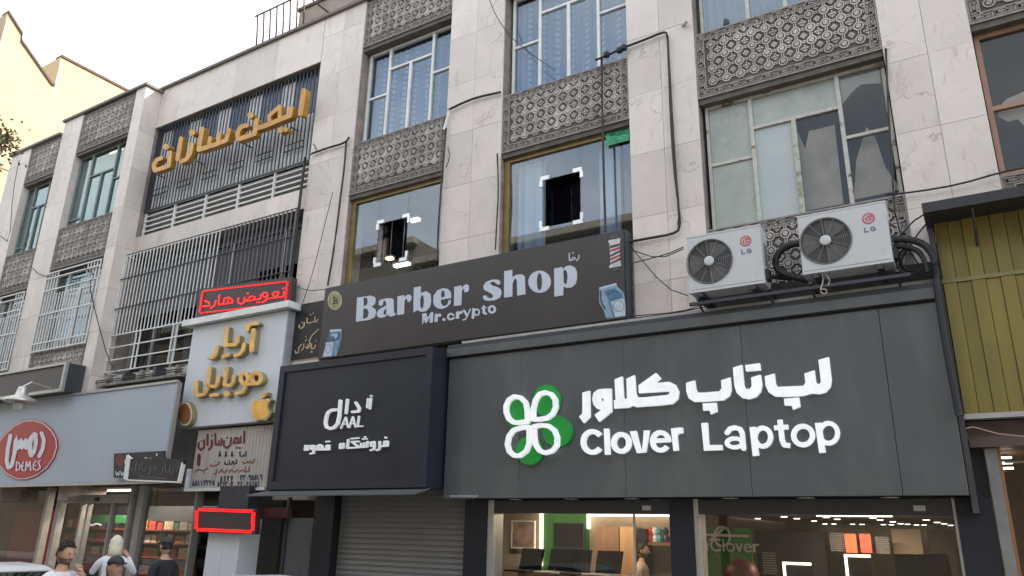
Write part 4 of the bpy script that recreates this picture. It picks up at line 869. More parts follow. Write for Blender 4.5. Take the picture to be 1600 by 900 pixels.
paint = [(mar, [[('st', [(790,80),(783,228)], 24)], [('st', [(742,150),(735,228),(640,236),(668,165),(708,172),(700,228)], 22)], [('st', [(612,165),(602,260),(552,300),(512,268),(515,205)], 22), ('dot', 560, 165, 12)], [('st', [(486,180),(480,252),(402,255),(398,110)], 22), ('st', [(445,250),(447,205)], 18)], [('st', [(355,195),(352,280),(312,322)], 24), ('dot', 355, 135, 11)], [('st', [(296,120),(293,260)], 22)], [('st', [(252,200),(250,290),(205,325),(172,290),(178,232)], 22), ('dot', 216, 205, 11)], [('dot', 690, 296, 15), ('dot', 728, 300, 15)], [('st', [(182,400),(175,520)], 36)]]),
 (blk, [[('st', [(812,348),(808,412)], 13)], [('st', [(782,385),(778,408),(730,408),(728,350)], 13)]] + [[('st', [(x - 9, 408), (x, 348), (x + 12, 408)], 13)] for x in (460, 540, 622)]),
 (rst, [[('st', [(918,450),(905,490),(880,500),(860,470)], 13)], [('st', [(850,500),(835,475),(815,500),(770,505),(765,480)], 12), ('dot', 800, 458, 7)]]),
 (blk, [[('st', [(682,455),(682,505),(650,515),(640,480)], 13)], [('st', [(625,480),(622,515),(600,520)], 12), ('st', [(590,470),(588,515),(525,518),(528,485)], 12)]]),
 (rst, [[('st', [(450,480),(445,520),(400,530),(345,545),(335,520)], 12), ('dot', 400, 480, 7)], [('st', [(852,548),(850,610),(820,612)], 14)], [('st', [(800,550),(800,620),(760,590),(720,620)], 12)], [('st', [(700,590),(650,625),(610,590),(580,625)], 13), ('dot', 640, 570, 7)], [('st', [(560,590),(520,630),(480,590),(450,628)], 13), ('dot', 500, 570, 7)], [('st', [(430,590),(400,648),(382,640)], 13)], [('st', [(295,570),(240,605),(180,585),(130,610),(128,630)], 13), ('dot', 248, 628, 8)]]),
]
DIG = {'1': [(0, 0), (.3, 1)], '2': [(.15, 1), (0, 0), (.1, .25), (.45, .25), (.55, 0)], '3': [(.15, 1), (0, 0), (.1, .25), (.3, .2), (.4, .25), (.6, .0)], '5': [(.3, 0), (0, .6), (.1, 1), (.5, 1), (.6, .6), (.3, 0)], '6': [(.5, 0), (.1, .1), (.1, .35), (.5, .45), (.2, 1)], '7': [(0, 0), (.3, 1), (.6, 0)], '8': [(0, 1), (.3, 0), (.6, 1)], '9': [(.55, .35), (.1, .35), (.1, 0), (.5, 0), (.55, 1)], '0': [(.2, .5), (.35, .6)], '4': [(.1, 0), (.1, 1), (.1, .4), (.5, .45), (.4, .1)]}
def digits(s_, x, y, h, sp, m, ang=-.03):
    for k, c in enumerate(s_):
        if c != ' ': sign_letters(ps, O_, [[('st', [(x + k * sp + a * h * .62, y + ang * k * sp + b * h) for a, b in DIG[c]], h * .21)]], m, .004, YP - .004, 'painted_digit')
for m_, ds_ in paint: sign_letters(ps, O_, [[(op[0], op[1], op[2] * 1.25) if op[0] == 'st' else op for op in d] for d in ds_], m_, .004, YP - .004, 'painted_letter')
digits('8627', 470, 680, 58, 46, blk); digits('22095519', 735, 668, 62, 38, nvy); digits('88113248', 95, 742, 62, 38, nvy); digits('826307', 430, 755, 56, 36, blk); digits('22028651', 705, 755, 56, 38, nvy)

# ---- pale fascia with the red oval
YDm = -.6
dm = thing('shop_sign', 'long pale blue grey fascia with a red oval logo at the far left', 'sign', 'fascia signs above the shops', (-17.5, YDm, 2.9))
pal = mat('pale_fascia', (.33, .385, .45), .42, var=.05, scale=.8)
xs = [-24.5, -21.5, -18.6, -15.9, -13.74]
for a, b in zip(xs[:-1], xs[1:]): rel(boxo('fascia_panel', pal, dm, a + .0015, b - .0015, YDm, YDm + .04, 2.95, 4.88), dm)
rel(MB().box(-24.5, -13.74, YDm + .041, -.47, 2.93, 4.9).build('sign_box', mat('brownish_return', (.25, .23, .2), .7), dm), dm)
rel(MB().box(-24.5, -13.72, YDm - .03, YDm + .05, 4.882, 4.93).build('top_trim', alu, dm), dm)
rel(MB().box(-24.5, -13.72, YDm - .02, YDm + .05, 2.89, 2.945).build('bottom_trim', alu, dm), dm)
Q_ = Sheet(0, 635, 7.5, YDm)
ov = [(400,152),(520,185),(620,270),(680,380),(688,480),(650,600),(570,720),(450,815),(320,862),(200,860),(80,800),(0,705),(-40,600),(-50,500),(0,400),(80,300),(180,215),(300,160)]
def sc(pg, s_): cx, cy = 322, 508; return [(cx + (x - cx) * s_, cy + (y - cy) * s_) for x, y in pg]
red = mat('logo_red', (.36, .012, .016), .4, var=.06); wl_ = mat('logo_white', (.62, .66, .72), .4)
for k, (s_, m_) in enumerate(((1.0, red), (.975, wl_), (.945, red))):
    l = Let(Q_, .02 + .004 * k, YDm - .02 - .004 * k); l.poly(sc(ov, s_)); rel(l.mb.build(['oval_rim', 'oval_line', 'oval_field'][k], m_, dm), dm)
demes = [[('st', [(142,345),(112,500),(98,640),(118,720),(155,700),(190,560),(205,410)], 42)], [('poly', [(185,400),(215,345),(235,405),(270,370),(290,410),(320,370),(345,395),(380,340),(420,300),(458,318),(464,420),(440,540),(400,602),(365,590),(350,545),(345,500),(320,510),(298,490),(275,515),(255,492),(225,520),(190,500)], [(412,370),(418,450),(402,540),(395,440)])], [('st', [(505,315),(535,390),(520,500),(480,585)], 42)],
 [('st', [(215,652),(210,752),(245,742),(258,700),(242,665)], 13, True)], [('st', [(298,650),(275,690),(278,745),(300,755)], 13), ('st', [(275,700),(298,698)], 11)], [('st', [(318,755),(330,650),(348,710),(372,645),(380,750)], 13)], [('st', [(440,640),(412,680),(412,735),(440,748)], 13), ('st', [(412,692),(438,690)], 11)], [('st', [(492,638),(465,655),(485,690),(492,725),(455,752)], 13)]]
sign_letters(dm, Q_, demes, wl_, .006, YDm - .040)

# ---- two small blade signs
R__ = Sheet(170, 695, 12.3, -.75)
b1s = thing('small_sign', 'small black sign with a red symbol fixed on the pale fascia', 'sign', 'small black signs on the pale fascia', (-15.4, -.72, 3.1))
l = Let(R__, .04, -.72); l.poly([(72,165),(1035,112),(1040,330),(1035,600),(62,630)]); rel(l.mb.build('board', mat('black_acrylic', (.015, .016, .022), .3), b1s), b1s)
prints(b1s, R__, [('red_symbol', (.22, .02, .03), [('ring', 185, 300, 55, 85, 26), ('ring', 185, 305, 20, 36, 16)]), ('print_mark', (.55, .56, .6), [('ring', 315, 325, 28, 48, 20), ('st', [(350,190),(350,380)], 20), ('st', [(670,245),(710,255)], 20), ('st', [(755,258),(800,258)], 20), ('st', [(895,170),(895,205)], 24), ('dot', 895, 265, 12), ('dot', 945, 270, 14)]), ('print_mark', (.6, .6, .64), [('st', [(105,510),(125,590),(145,530),(165,590),(185,508)], 12), ('st', [(205,510),(225,590),(245,530),(265,590),(285,508)], 12)])], -.7215)
b2s = thing('small_sign', 'small black arrow sign with grey script projecting beside the light box', 'sign', 'small black signs on the pale fascia', (-14.2, -.95, 3.1))
R2 = Sheet(170, 695, 12.3, -.95)
l = Let(R2, .06, -.95); l.poly([(380,270),(1080,250),(1440,300),(1355,700),(370,665)]); rel(l.mb.build('board', mat('black_acrylic', (.015, .016, .022), .3), b2s), b2s)
l = Let(R2, .07, -.965); l.poly([(350,200),(420,260),(365,680),(290,660)]); l.poly([(370,665),(1355,705),(1350,735),(365,690)]); l.poly([(1410,340),(1430,345),(1360,700),(1330,700)]); rel(l.mb.build('edge_frame', white_fr, b2s), b2s)
sign_letters(b2s, R2, [[('st', [(1300,370),(1370,355)], 10), ('st', [(1345,400),(1310,520)], 12)], [('st', [(1250,450),(1240,540),(1190,570)], 12)], [('st', [(1090,380),(1095,520),(1180,520),(1185,420)], 12)], [('st', [(1050,450),(1040,540),(980,570)], 12)], [('ring', 890, 450, 24, 32, 12), ('ring', 800, 450, 24, 32, 12), ('st', [(820,490),(800,550),(750,560)], 12)], [('st', [(660,340),(640,470),(700,490),(740,400)], 12)], [('st', [(540,330),(520,480),(440,480),(430,430)], 12), ('st', [(560,480),(600,470),(605,370)], 12)], [('st', [(600,610),(900,620),(1100,645)], 10), ('st', [(600,650),(900,655),(1100,648)], 8)]], mat('faint_script', (.12, .12, .12), .5), .006, -.958)

# ---- brown blank sign at far left
bl = thing('shop_sign', 'blank dark brown sign with a metal rim at the far left', 'sign', 'fascia signs above the shops', (-19.5, -.9, 5.0))
rel(boxo('face', mat('brown_blank', (.055, .045, .045), .5, var=.1), bl, -24.4, -17.5, -.88, -.84, 5.0, 5.55), bl)
m = MB(); m.prism([[(-24.5, 4.93), (-17.42, 4.93), (-17.42, 5.6), (-24.5, 5.6)], [(-24.42, 5.0), (-24.42, 5.55), (-17.5, 5.55), (-17.5, 5.0)]], -.92, -.85); rel(m.build('rim', alu, bl), bl)
rel(MB().box(-24.5, -17.43, -.849, -.46, 4.94, 5.59).build('sign_box', dark_al, bl), bl)

# ---- street lamp in front of the pale fascia
lx, lz = P(32, 625, -1.5)
sl_ = thing('wall_lamp', 'pale metal shaded lamp standing out from the brown sign at the far left', 'lamp', loc=(lx, -1.5, lz))
shade = mat('lamp_shade_metal', (.5, .48, .44), .35, metal=.6)
MB().lathe([(.05, .30), (.09, .28), (.10, .22), (.13, .10), (.3, .02), (.34, -.03), (.33, -.05), (.02, -.04)], (0, 0, 0), 20).build('lamp_shade', shade, sl_, True)
MB().lathe([(.09, -.05), (.10, -.10), (.095, -.22), (.06, -.24), (.01, -.245)], (-.02, 0, 0), 14).build('bulb', mat('bulb_glass', (.5, .5, .48), .3), sl_, True)
MB().tube([(0, .0, .30), (0, .15, .42), (0, .6, .35)], .02, 8).build('arm', shade, sl_)

# ---- golden letters on the bar grille
ls = thing('letter_sign', 'thick golden persian letters mounted across the dark bar grille', 'sign', loc=(-14.3, -.2, 9.9))
YG = -.30
J_ = Sheet(225, 190, 10, YG); K_ = Sheet(355, 130, 9, YG)
og = mat('ochre_letter', (.42, .215, .035), .38, metal=.25, var=.25, scale=5, stain=(4, .55, .8, (.22, .11, .03), (1, 1, .5)), bump=.2, bscale=12)
gold = [(J_, [('st', [(270,568),(200,595),(150,680),(165,765),(340,708),(385,688),(408,480)], 62)]), (J_, [('dot', 345, 392, 48)]), (J_, [('st', [(578,262),(520,590)], 66)]), (J_, [('st', [(748,345),(718,500),(655,590),(575,625)], 62)]), (J_, [('dot', 752, 168, 50)]), (J_, [('st', [(910,110),(852,425)], 66), ('st', [(852,440),(1010,390),(1130,352),(1285,290),(1325,130)], 66), ('st', [(1012,375),(1032,255)], 58), ('st', [(1150,340),(1178,190)], 58)]),
 (K_, [('st', [(275,592),(195,610),(145,690),(148,790),(385,712),(412,520)], 60), ('st', [(398,640),(560,588),(720,520),(880,455),(900,345)], 62), ('st', [(590,540),(592,455),(740,325),(738,500)], 52)]), (K_, [('dot', 325, 452, 44)]), (K_, [('dot', 748, 665, 38)]), (K_, [('dot', 815, 648, 38)]), (K_, [('st', [(1078,100),(1028,430)], 70)])]
for sh, d in gold: sign_letters(ls, sh, [d], og, .14, YG)
for x in (-16.5, -15, -13.3, -11.8): rel(MB().tube([(x, .06, 10.4), (x, YG + .13, 10.4)], .015, 5).build('bracket', dark_al, ls), ls)

# ---- yellow cladding with a black canopy
yc = thing('cladding_panel', 'yellow ribbed wall cladding under a black canopy on the right', 'cladding', loc=(1.5, -.35, 3.4))
yel = mat('yellow_cladding', (.195, .155, .032), .55, var=.18, scale=1.6, stretch=(1, 1, .3), stain=(2, .5, .85, (.12, .1, .035), (2, 1, .4)), rnd=.06)
n = 23
for i in range(n):
    x = -.1 + i * .14
    rel(MB().box(x + .003, x + .137, -.35 + (.012 if i % 2 else 0), -.30, 4.99, 5.72).build('board', yel, yc), yc)
    rel(MB().box(x + .003, x + .137, -.37 + (.012 if i % 2 else 0), -.31, 3.44, 4.94).build('board', yel, yc), yc)
rel(MB().box(-.12, 3.15, -.38, -.30, 4.942, 4.988).build('rail', mat('yellow_rail', (.2, .18, .07), .5), yc), yc)
rel(MB().box(-.12, 3.15, -.42, -.28, 3.38, 3.435).build('rail', alu, yc), yc)
cn = thing('canopy', 'black folded metal canopy above the yellow cladding', 'canopy', loc=(1.5, -.5, 5.7))
rel(MB().hexa([(-.18, -.85, 5.66), (3.2, -.85, 5.66), (3.2, .0, 5.72), (-.18, .0, 5.72)], [(-.18, -.85, 5.78), (3.2, -.85, 5.78), (3.2, .0, 5.84), (-.18, .0, 5.84)]).build('canopy_sheet', mat('canopy_black', (.018, .019, .021), .5), cn), cn)
for x in (0.3, 1.6, 2.9): rel(MB().tube([(x, -.28, 5.3), (x, -.8, 5.65)], .015, 5).build('brace', dark_al, cn), cn)
ps2 = MB().box(-.168, -.11, -.46, -.02, 2.4, 5.6).build('drain_pipe', mat('pipe_dark', (.04, .04, .045), .5)); tag(ps2, 'dark vertical duct between the grey fascia and the yellow cladding', 'duct')
# ================================================================== SHOPFRONTS
glow = mat('led_strip', (.9, .85, .7), .5, emit=(1, .86, .62), es=1.6)
spotm = mat('spot_lamp', (.9, .85, .75), .5, emit=(1, .9, .72), es=2)
beige = mat('shop_plaster', (.30, .235, .175), .85, var=.08)
FZ = .3
# ---- laptop shop
sf = thing('shopfront', 'glazed front of the laptop shop between dark navy posts', 'shopfront', 'shopfronts at street level', (-3.4, -.1, GZ))
for a, b in ((-6.80, -6.41), (-3.58, -3.27), (-.33, .02)): rel(MB().box(a, b, -.2, .2, GZ + .12, 2.57).build('post', navy, sf), sf)
for a, b in ((-6.405, -6.30), (-3.265, -3.20), (-.36, -.333)): rel(MB().box(a, b, -.17, .1, GZ + .12, 2.57).build('frame', alu, sf), sf)
for a, b in ((-6.298, -3.582), (-3.198, -.362)):
    rel(MB().box(a, b, -.16, .12, 2.385, 2.56).build('shutter_box', mat('shutter_box_dark', (.035, .037, .042), .4), sf), sf)
    rel(MB().box(a, b, -.10, -.09, FZ, 2.384).build('pane', glass_dark, sf), sf)
    for k in range(3): rel(MB().lathe([(.10, 0), (.10, -.008)], (a + .45 + k * .9, -.3, 2.572), 16).build('soffit_light', alu, sf), sf)
    rel(MB().box(b - .38, b - .26, -.165, -.161, 2.43, 2.49).build('maker_plate', alu, sf), sf)
rel(MB().box(-6.8, .02, -.04, .12, 2.572, 3.2).build('header', dark_al, sf), sf)
rel(MB().box(-4.12, -4.09, -.12, -.102, FZ, 2.38).build('mullion', alu, sf), sf)
m = MB()
m.box(-7.8, .0, -.05, 9, .12, FZ - .01); m.box(-7.8, -4.1, 1.8, 1.9, FZ, 2.6); m.box(-7.9, -7.8, .12, 1.9, FZ, 2.75); m.box(-7.8, -6.805, .121, .2, FZ, 2.75); m.box(.0, .1, .2, 9, FZ, 2.75); m.box(-4.2, -4.1, 1.9, 9, FZ, 2.6); m.box(-4.1, 0, 8.9, 9, FZ, 2.75)
shell = m.build('shop_room', beige, sf); rel(shell, sf)
rel(MB().box(-7.8, -4.05, .13, 1.8, 2.54, 2.6).build('ceiling', mat('shop_ceiling', (.45, .4, .33), .8), sf), sf)
rel(MB().box(-4.05, -.01, .13, 8.89, 2.46, 2.5).build('ceiling', mat('shop_ceiling2', (.3, .26, .22), .8), sf), sf)
# lamps
def lamp_area(root, loc, sx, sy, e, col=(1, .82, .6)):
    a = bpy.data.lights.new('lamp_light', 'AREA'); a.shape = 'RECTANGLE'; a.size = sx; a.size_y = sy; a.energy = e; a.color = col
    o = bpy.data.objects.new('lamp_light', a); COL.objects.link(o); o.parent = root; o.location = loc; return o
def strip(lab, x0, x1, y0, y1, z0, z1, m_=glow):
    o = MB().box(x0, x1, y0, y1, z0, z1).build('led_strip', m_); tag(o, lab, 'light strip', 'lit strips inside the laptop shop'); return o
def PB(px, py, y): return P(px, py, y)
yb = 1.75
x0 = PB(857, 806, yb)[0]; x1 = PB(1000, 806, yb)[0]
cl1 = thing('ceiling_light', 'long warm light track across the ceiling of the left laptop room', 'lamp', 'lit ceiling lamps of the laptop shop', (-5, 2, 2.53))
MB().box(-1.3, 1.2, -.03, .03, -.03, -.002).build('diffuser', glow, cl1);  lamp_area(cl1, (0, 0, -.04), 2.4, .06, 8)
cl1.location = (-5.5, 1.0, 2.53)
xv = PB(847, 830, yb)[0]; strip('vertical lit strip right of the framed wall poster', xv - .018, xv + .018, yb - .05, yb, 1.6, 2.50)
xv2 = PB(921, 815, yb)[0]; strip('short vertical lit strip at the right edge of the green wall', xv2 - .02, xv2 + .02, yb - .05, yb, 2.2, 2.50)
strip('horizontal lit strip over the green wall', xv + .04, xv2 - .03, yb - .05, yb, 2.46, 2.50)
strip('horizontal lit strip over the wooden cupboards', xv2 + .03, -4.12, yb - .045, yb, 2.40, 2.43)
gwl = MB().box(xv + .04, xv2 - .03, yb - .02, yb + .06, FZ, 2.45).build('green_wall_panel', mat('green_panel', (.03, .16, .03), .5)); tag(gwl, 'green wall panel behind the laptops', 'panel')
def flat_thing(nm, lab, cat, px0, py0, px1, py1, y, col, th=.03, frame=None, group=None, zlow=None, **k):
    a = PB(px0, py0, y); b = PB(px1, py1, y); xa, xb = sorted((a[0], b[0])); za, zb = sorted((a[1], b[1]))
    if zlow is not None: za = zlow
    t = thing(nm, lab, cat, group, ((xa + xb) / 2, y, za)); w_, h_ = (xb - xa) / 2, zb - za
    MB().box(-w_, w_, 0, th, 0, h_).build('panel', col, t)
    if frame: mm = MB(); mm.prism([[(-w_ - .02, -.02), (w_ + .02, -.02), (w_ + .02, h_ + .02), (-w_ - .02, h_ + .02)], [(-w_, 0), (-w_, h_), (w_, h_), (w_, 0)]], -.012, th); mm.build('frame', frame, t)
    return t
scr = mat('screen_black', (.02, .022, .025), .15); pst = mat('photo_poster', (.28, .2, .15), .5, var=.7, scale=4)
flat_thing('wall_poster', 'framed portrait poster on the beige wall at the left end of the laptop shop', 'poster', 801, 815, 834, 856, yb - .04, pst, frame=white_fr)
flat_thing('wall_screen', 'large black screen on the green wall behind the laptops', 'screen', 866, 818, 912, 856, yb - .06, scr, frame=dark_al)
flat_thing('cupboard', 'pale wooden cupboard left of the man in the laptop shop', 'cupboard', 930, 823, 968, 900, 1.4, wood, .3, zlow=FZ)
flat_thing('cupboard', 'light wood cupboard door behind the man in the laptop shop', 'cupboard', 968, 823, 995, 900, 1.4, mat('light_wood', (.42, .24, .12), .6, var=.2, stretch=(1, 1, .1), scale=9), .3, zlow=FZ)
flat_thing('cabinet', 'narrow dark cabinet beside the light wood cupboard', 'cabinet', 996, 826, 1010, 900, 1.38, scr, .3, zlow=FZ)
sh_ = flat_thing('wall_shelf', 'wooden shelf holding small ornaments on the right of the left laptop room', 'shelf', 1012, 847, 1050, 853, 1.45, wood, .3)
for k, (px, c, lab) in enumerate([(1017, (.5, .08, .05), 'small red ornament'), (1024, (.7, .65, .6), 'small white ornament'), (1031, (.05, .3, .35), 'small teal ornament'), (1041, (.05, .05, .06), 'small black ornament')]):
    x, z = PB(px, 847, 1.55); t = MB().lathe([(.045, 0), (.05, .05), (.03, .1), (.045, .13), (.05, .17), (.02, .21)], (0, 0, 0), 10).build('ornament', mat('ornament_%d' % k, c, .4)); t.location = (x, 1.55, z + .005); tag(t, lab + ' on the wooden wall shelf', 'ornament', 'ornaments on the wall shelf')
# display table with laptops
TZ = P(860, 893, .7)[1] - .02
tb = thing('display_table', 'wooden display table with laptops behind the left shop window', 'table', loc=(-5.1, .8, FZ))
MB().box(-1.15, 1.2, -.35, .45, TZ - FZ - .05, TZ - FZ).build('tabletop', wood, tb)
for a in (-1.1, 1.15):
    for b in (-.3, .4): MB().box(a - .03, a + .03, b - .03, b + .03, 0, TZ - FZ - .051).build('leg', dark_al, tb)
for k, (px, c, lab) in enumerate([(816, (.02, .02, .022), 'open dark laptop at the left end of the display table'), (862, (.5, .48, .45), 'open laptop with a pale keyboard, second from the left'), (890, (.03, .03, .035), 'open dark laptop in the middle of the display table'), (938, (.55, .5, .42), 'open silver laptop with a lit keyboard on the right of the table')]):
    x, z = P(px, 890, .62)
    t = thing('laptop', lab, 'laptop', 'laptops on the display table', (x, .62, TZ + .001)); t.rotation_euler.z = R_(-14); t.scale = (1.35,) * 3
    base = mat('laptop_%d' % k, c, .35, metal=.3)
    MB().box(-.175, .175, -.12, .12, 0, .018).build('base', base, t, bevel=.004); kb_ = MB()
    for r in range(4):
        for q in range(12): kb_.box(-.155 + q * .026, -.155 + q * .026 + .021, -.02 + r * .03, .004 + r * .03, .0181, .021)
    kb_.build('keyboard', mat('keys_%d' % k, tuple(v * .5 for v in c), .5), t)
    MB().hexa([(-.175, .12, .02), (.175, .12, .02), (.175, .128, .02), (-.175, .128, .02)], [(-.175, .18, .25), (.175, .18, .25), (.175, .188, .25), (-.175, .188, .25)]).build('screen', scr, t)
# right room
SPX = [1108, 1126, 1161, 1184, 1245, 1225, 1272, 1289, 1303, 1291, 1308, 1332, 1347, 1364, 1375, 1395, 1407, 1418, 1447, 1464, 1475, 1485, 1380, 1393, 1432, 1444]
for k, (px, py) in enumerate([(1108, 810), (1126, 808), (1161, 811), (1184, 808), (1245, 808), (1225, 805), (1272, 812), (1289, 819), (1303, 820), (1291, 806), (1308, 809), (1332, 819), (1347, 820), (1364, 807), (1375, 810), (1395, 813), (1407, 816), (1418, 817), (1447, 810), (1464, 814), (1475, 816), (1485, 819), (1380, 819), (1393, 820), (1432, 820), (1444, 821)]):
    ordl = 'first second third fourth fifth sixth seventh eighth ninth tenth eleventh twelfth thirteenth fourteenth fifteenth sixteenth seventeenth eighteenth nineteenth twentieth twenty-first twenty-second twenty-third twenty-fourth twenty-fifth twenty-sixth'.split()[sorted(SPX).index(px)]
    r = ray(px, py + 1.5); t_ = (2.452 - CAM.z) / r.z; x, y = r.x * t_, CAM.y + r.y * t_
    if y > 8.7 or y < .2: 
        y = min(max(y, .4), 8.6); x = max(-3.3, min(-.1, P(px, py, y)[0]))
    t = thing('spot_light', ordl + ' small round ceiling spot from the left in the right laptop room', 'lamp', 'ceiling spots of the right laptop room', (x, y, 2.452)); MB().lathe([(.05, 0), (.05, -.012), (.035, -.014)], (0, 0, 0), 10).build('lens', spotm, t); MB().lathe([(.062, .006), (.062, -.006)], (0, 0, 0), 10).build('trim', alu, t)
cl2 = thing('ceiling_light', 'warm ceiling panel lighting the right laptop room', 'lamp', 'lit ceiling lamps of the laptop shop', (-1.7, 2.2, 2.45)); MB().box(-.5, .5, -.03, .03, -.02, 0).build('diffuser', glow, cl2); lamp_area(cl2, (0, 0, -.03), 1.0, .06, 13)
gp = flat_thing('green_wall_panel', 'green wall panel carrying the shop logo in the right laptop room', 'panel', 1096, 824, 1178, 905, 2.2, mat('green_logo_wall', (.035, .20, .03), .5), .04, zlow=FZ)
a = PB(1100, 858, 2.19); text_obj('logo_text', 'Clover', .27, mat('logo_pale', (.55, .55, .5), .5), None, (PB(1109, 861, 2.15)[0], 2.15, PB(1109, 861, 2.15)[1]), 0, .01); bpy.context.scene.collection.objects[-1].parent = gp; bpy.context.scene.collection.objects[-1].location -= gp.location
l = Let(Sheet(0, 0, 1, 2.14), .02); l.ring(1104, 850, 2, 3, 1.5).ring(1104, 857, 2, 3, 1.5); l.poly([(1096, 833), (1170, 836), (1170, 840), (1096, 837)]); l.poly([(1130, 823), (1136, 823), (1112, 845), (1106, 845)]); l.ring(1128, 838, 12, 15, 3); rel(l.mb.build('logo_mark', mat('logo_pale', (.55, .55, .5), .5), gp), gp)
rc_ = MB().lathe([(.03, 0), (.20, .12), (.25, .27), (.2, .40), (.05, .47)], (0, 0, 0), 18).build('red_beanbag', mat('red_leather', (.12, .012, .01), .5), None, True); x, z = P(1158, 890, 1.6); rc_.location = (x, 1.6, z - .32); tag(rc_, 'round red leather seat in front of the green logo wall', 'seat')
pdm = MB().box(x - .3, x + .3, 1.3, 1.9, FZ, z - .325).build('plinth', dark_al); tag(pdm, 'dark plinth under the round red seat', 'plinth')
perf = mat('perforated_ground', (.03, .03, .03), .6)
for k, (a, b, c, d, lab) in enumerate([(1190, 862, 1215, 898, 'perforated dark panel left of the first lit frame'), (1295, 832, 1322, 862, 'perforated dark panel left of the orange posters'), (1366, 838, 1392, 866, 'perforated dark panel right of the orange posters')]):
    t = flat_thing('perforated_panel', lab, 'panel', a, b, c, d, 3.0, perf, group='perforated panels of the laptop shop'); mm = MB(); bb_ = t.children[0].bound_box; W_ = bb_[4][0]; H_ = bb_[1][2]
    for i in range(8):
        for j in range(9): xx = -W_ + (i + .5 + (j % 2) * .4) * W_ * 2 / 8.6; zz = (j + .5) * H_ / 9; mm.prism([circ(xx, zz, W_ * .07, W_ * .07, 6)], -.004, 0)
    mm.build('holes', mat('perf_dots', (.35, .33, .3), .6), t)['kind'] = 'stuff'
t = flat_thing('orange_poster', 'left half of the glowing red and orange poster pair', 'poster', 1319, 834, 1340, 864, 2.9, mat('orange_print', (.4, .06, .02), .5, var=.6, scale=6, emit=(1, .12, .03), es=.35), group='orange posters of the laptop shop')
t = flat_thing('orange_poster', 'right half of the glowing red and orange poster pair', 'poster', 1342, 834, 1363, 864, 2.9, mat('orange_print2', (.3, .05, .03), .5, var=.8, scale=8, emit=(1, .1, .03), es=.2), group='orange posters of the laptop shop')
for (a, b, c, d, lab) in ((1223, 878, 1272, 910, 'lit open frame to the left in the right laptop room'), (1319, 866, 1366, 905, 'lit open frame under the orange posters')):
    t = flat_thing('lit_frame', lab, 'display', a, b, c, d, 1.6, scr, group='lit display frames of the laptop shop', zlow=FZ); bb_ = t.children[0].bound_box; W_ = bb_[4][0]; H_ = bb_[1][2]
    MB().box(-W_, W_ * .92, -.02, -.001, H_ - .03, H_).build('lit_edge', glow, t); MB().box(-W_, -W_ + .03, -.02, -.001, .4, H_ - .031).build('lit_edge', glow, t)
flat_thing('dark_display', 'long black display wall behind the lit frames', 'display', 1180, 830, 1294, 900, 3.1, scr, .2, zlow=FZ)
flat_thing('door', 'dark door at the right end of the laptop shop', 'door', 1448, 828, 1500, 900, 3.4, mat('dark_door', (.035, .025, .022), .5), .1, zlow=FZ)
flat_thing('room_divider', 'beige divider wall at the back of the right laptop room', 'wall', 1392, 826, 1448, 900, 3.3, beige, .1, zlow=FZ)
for k, px in enumerate((1408, 1426, 1444, 1466)):
    x, z = P(px, 866, 1.2); t = thing('office_chair', ['first black chair from the left behind the right shop window', 'second black chair from the left behind the right shop window', 'third black chair from the left behind the right shop window', 'rightmost black chair behind the right shop window'][k], 'chair', 'black chairs in the laptop shop', (x, 1.2, FZ))
    h = z - FZ; MB().hexa([(-.13, 0, h - .55), (.13, 0, h - .55), (.13, .05, h - .55), (-.13, .05, h - .55)], [(-.10, .03, h), (.10, .03, h), (.10, .07, h), (-.10, .07, h)]).build('backrest', black, t, bevel=.02); MB().box(-.15, .15, -.3, .05, h - .68, h - .6).build('seat', black, t, bevel=.02); MB().tube([(0, -.1, 0), (0, -.1, h - .68)], .03).build('leg', alu, t); MB().lathe([(.18, 0), (.17, .03), (.03, .05)], (0, -.1, 0), 10).build('foot', dark_al, t)

# ---- roller shutter of the coffee shop
rs = thing('roller_shutter', 'closed grey roller shutter under the black box sign', 'shutter', loc=(-8.15, 0, GZ + .12))
stm = mat('shutter_steel', (.23, .232, .23), .45, metal=.3, var=.1, stretch=(.3, 1, 3), scale=3)
sm_ = MB().hexa([(-1.37, 0, .004), (1.37, 0, .004), (1.37, .02, .004), (-1.37, .02, .004)], [(-1.37, .015, .07), (1.37, .015, .07), (1.37, .02, .07), (-1.37, .02, .07)])
sm_.box(-1.37, 1.37, -.006, .02, .071, .081); sm_ = sm_.mesh('slat', stm)
for k in range(30): inst('slat', sm_, rs, (0, 0, k * .083))
MB().box(-1.6, -1.385, -.15, .15, 0, 2.5).build('guide_post', navy, rs)
MB().box(1.372, 1.385, -.05, .1, 0, 2.5).build('guide_post', alu, rs)
MB().lathe([(.05, 0), (.05, .06)], (1.33, -.06, 2.0), 12, axis='y').build('lock', black, rs)
bw3 = MB().box(-9.8, -6.8, .1, .3, .2, 2.7).build('wall', navy); tag(bw3, 'dark wall behind the closed roller shutter', 'wall')
gd = thing('door_panel', 'plain grey panel beside the roller shutter', 'door', loc=(-10.4, .0, GZ + .12)); MB().box(-.36, .3, 0, .05, 0, 2.05).build('leaf', mat('grey_door', (.085, .09, .098), .5), gd); MB().box(-.42, -.362, -.03, .06, 0, 2.4).build('frame', dark_al, gd); MB().box(.302, .62, -.05, .06, 0, 2.4).build('frame', navy, gd); MB().lathe([(.012, 0), (.012, -.07), (.02, -.08)], (-.28, 0, .95), 8, axis='y').build('handle', alu, gd)
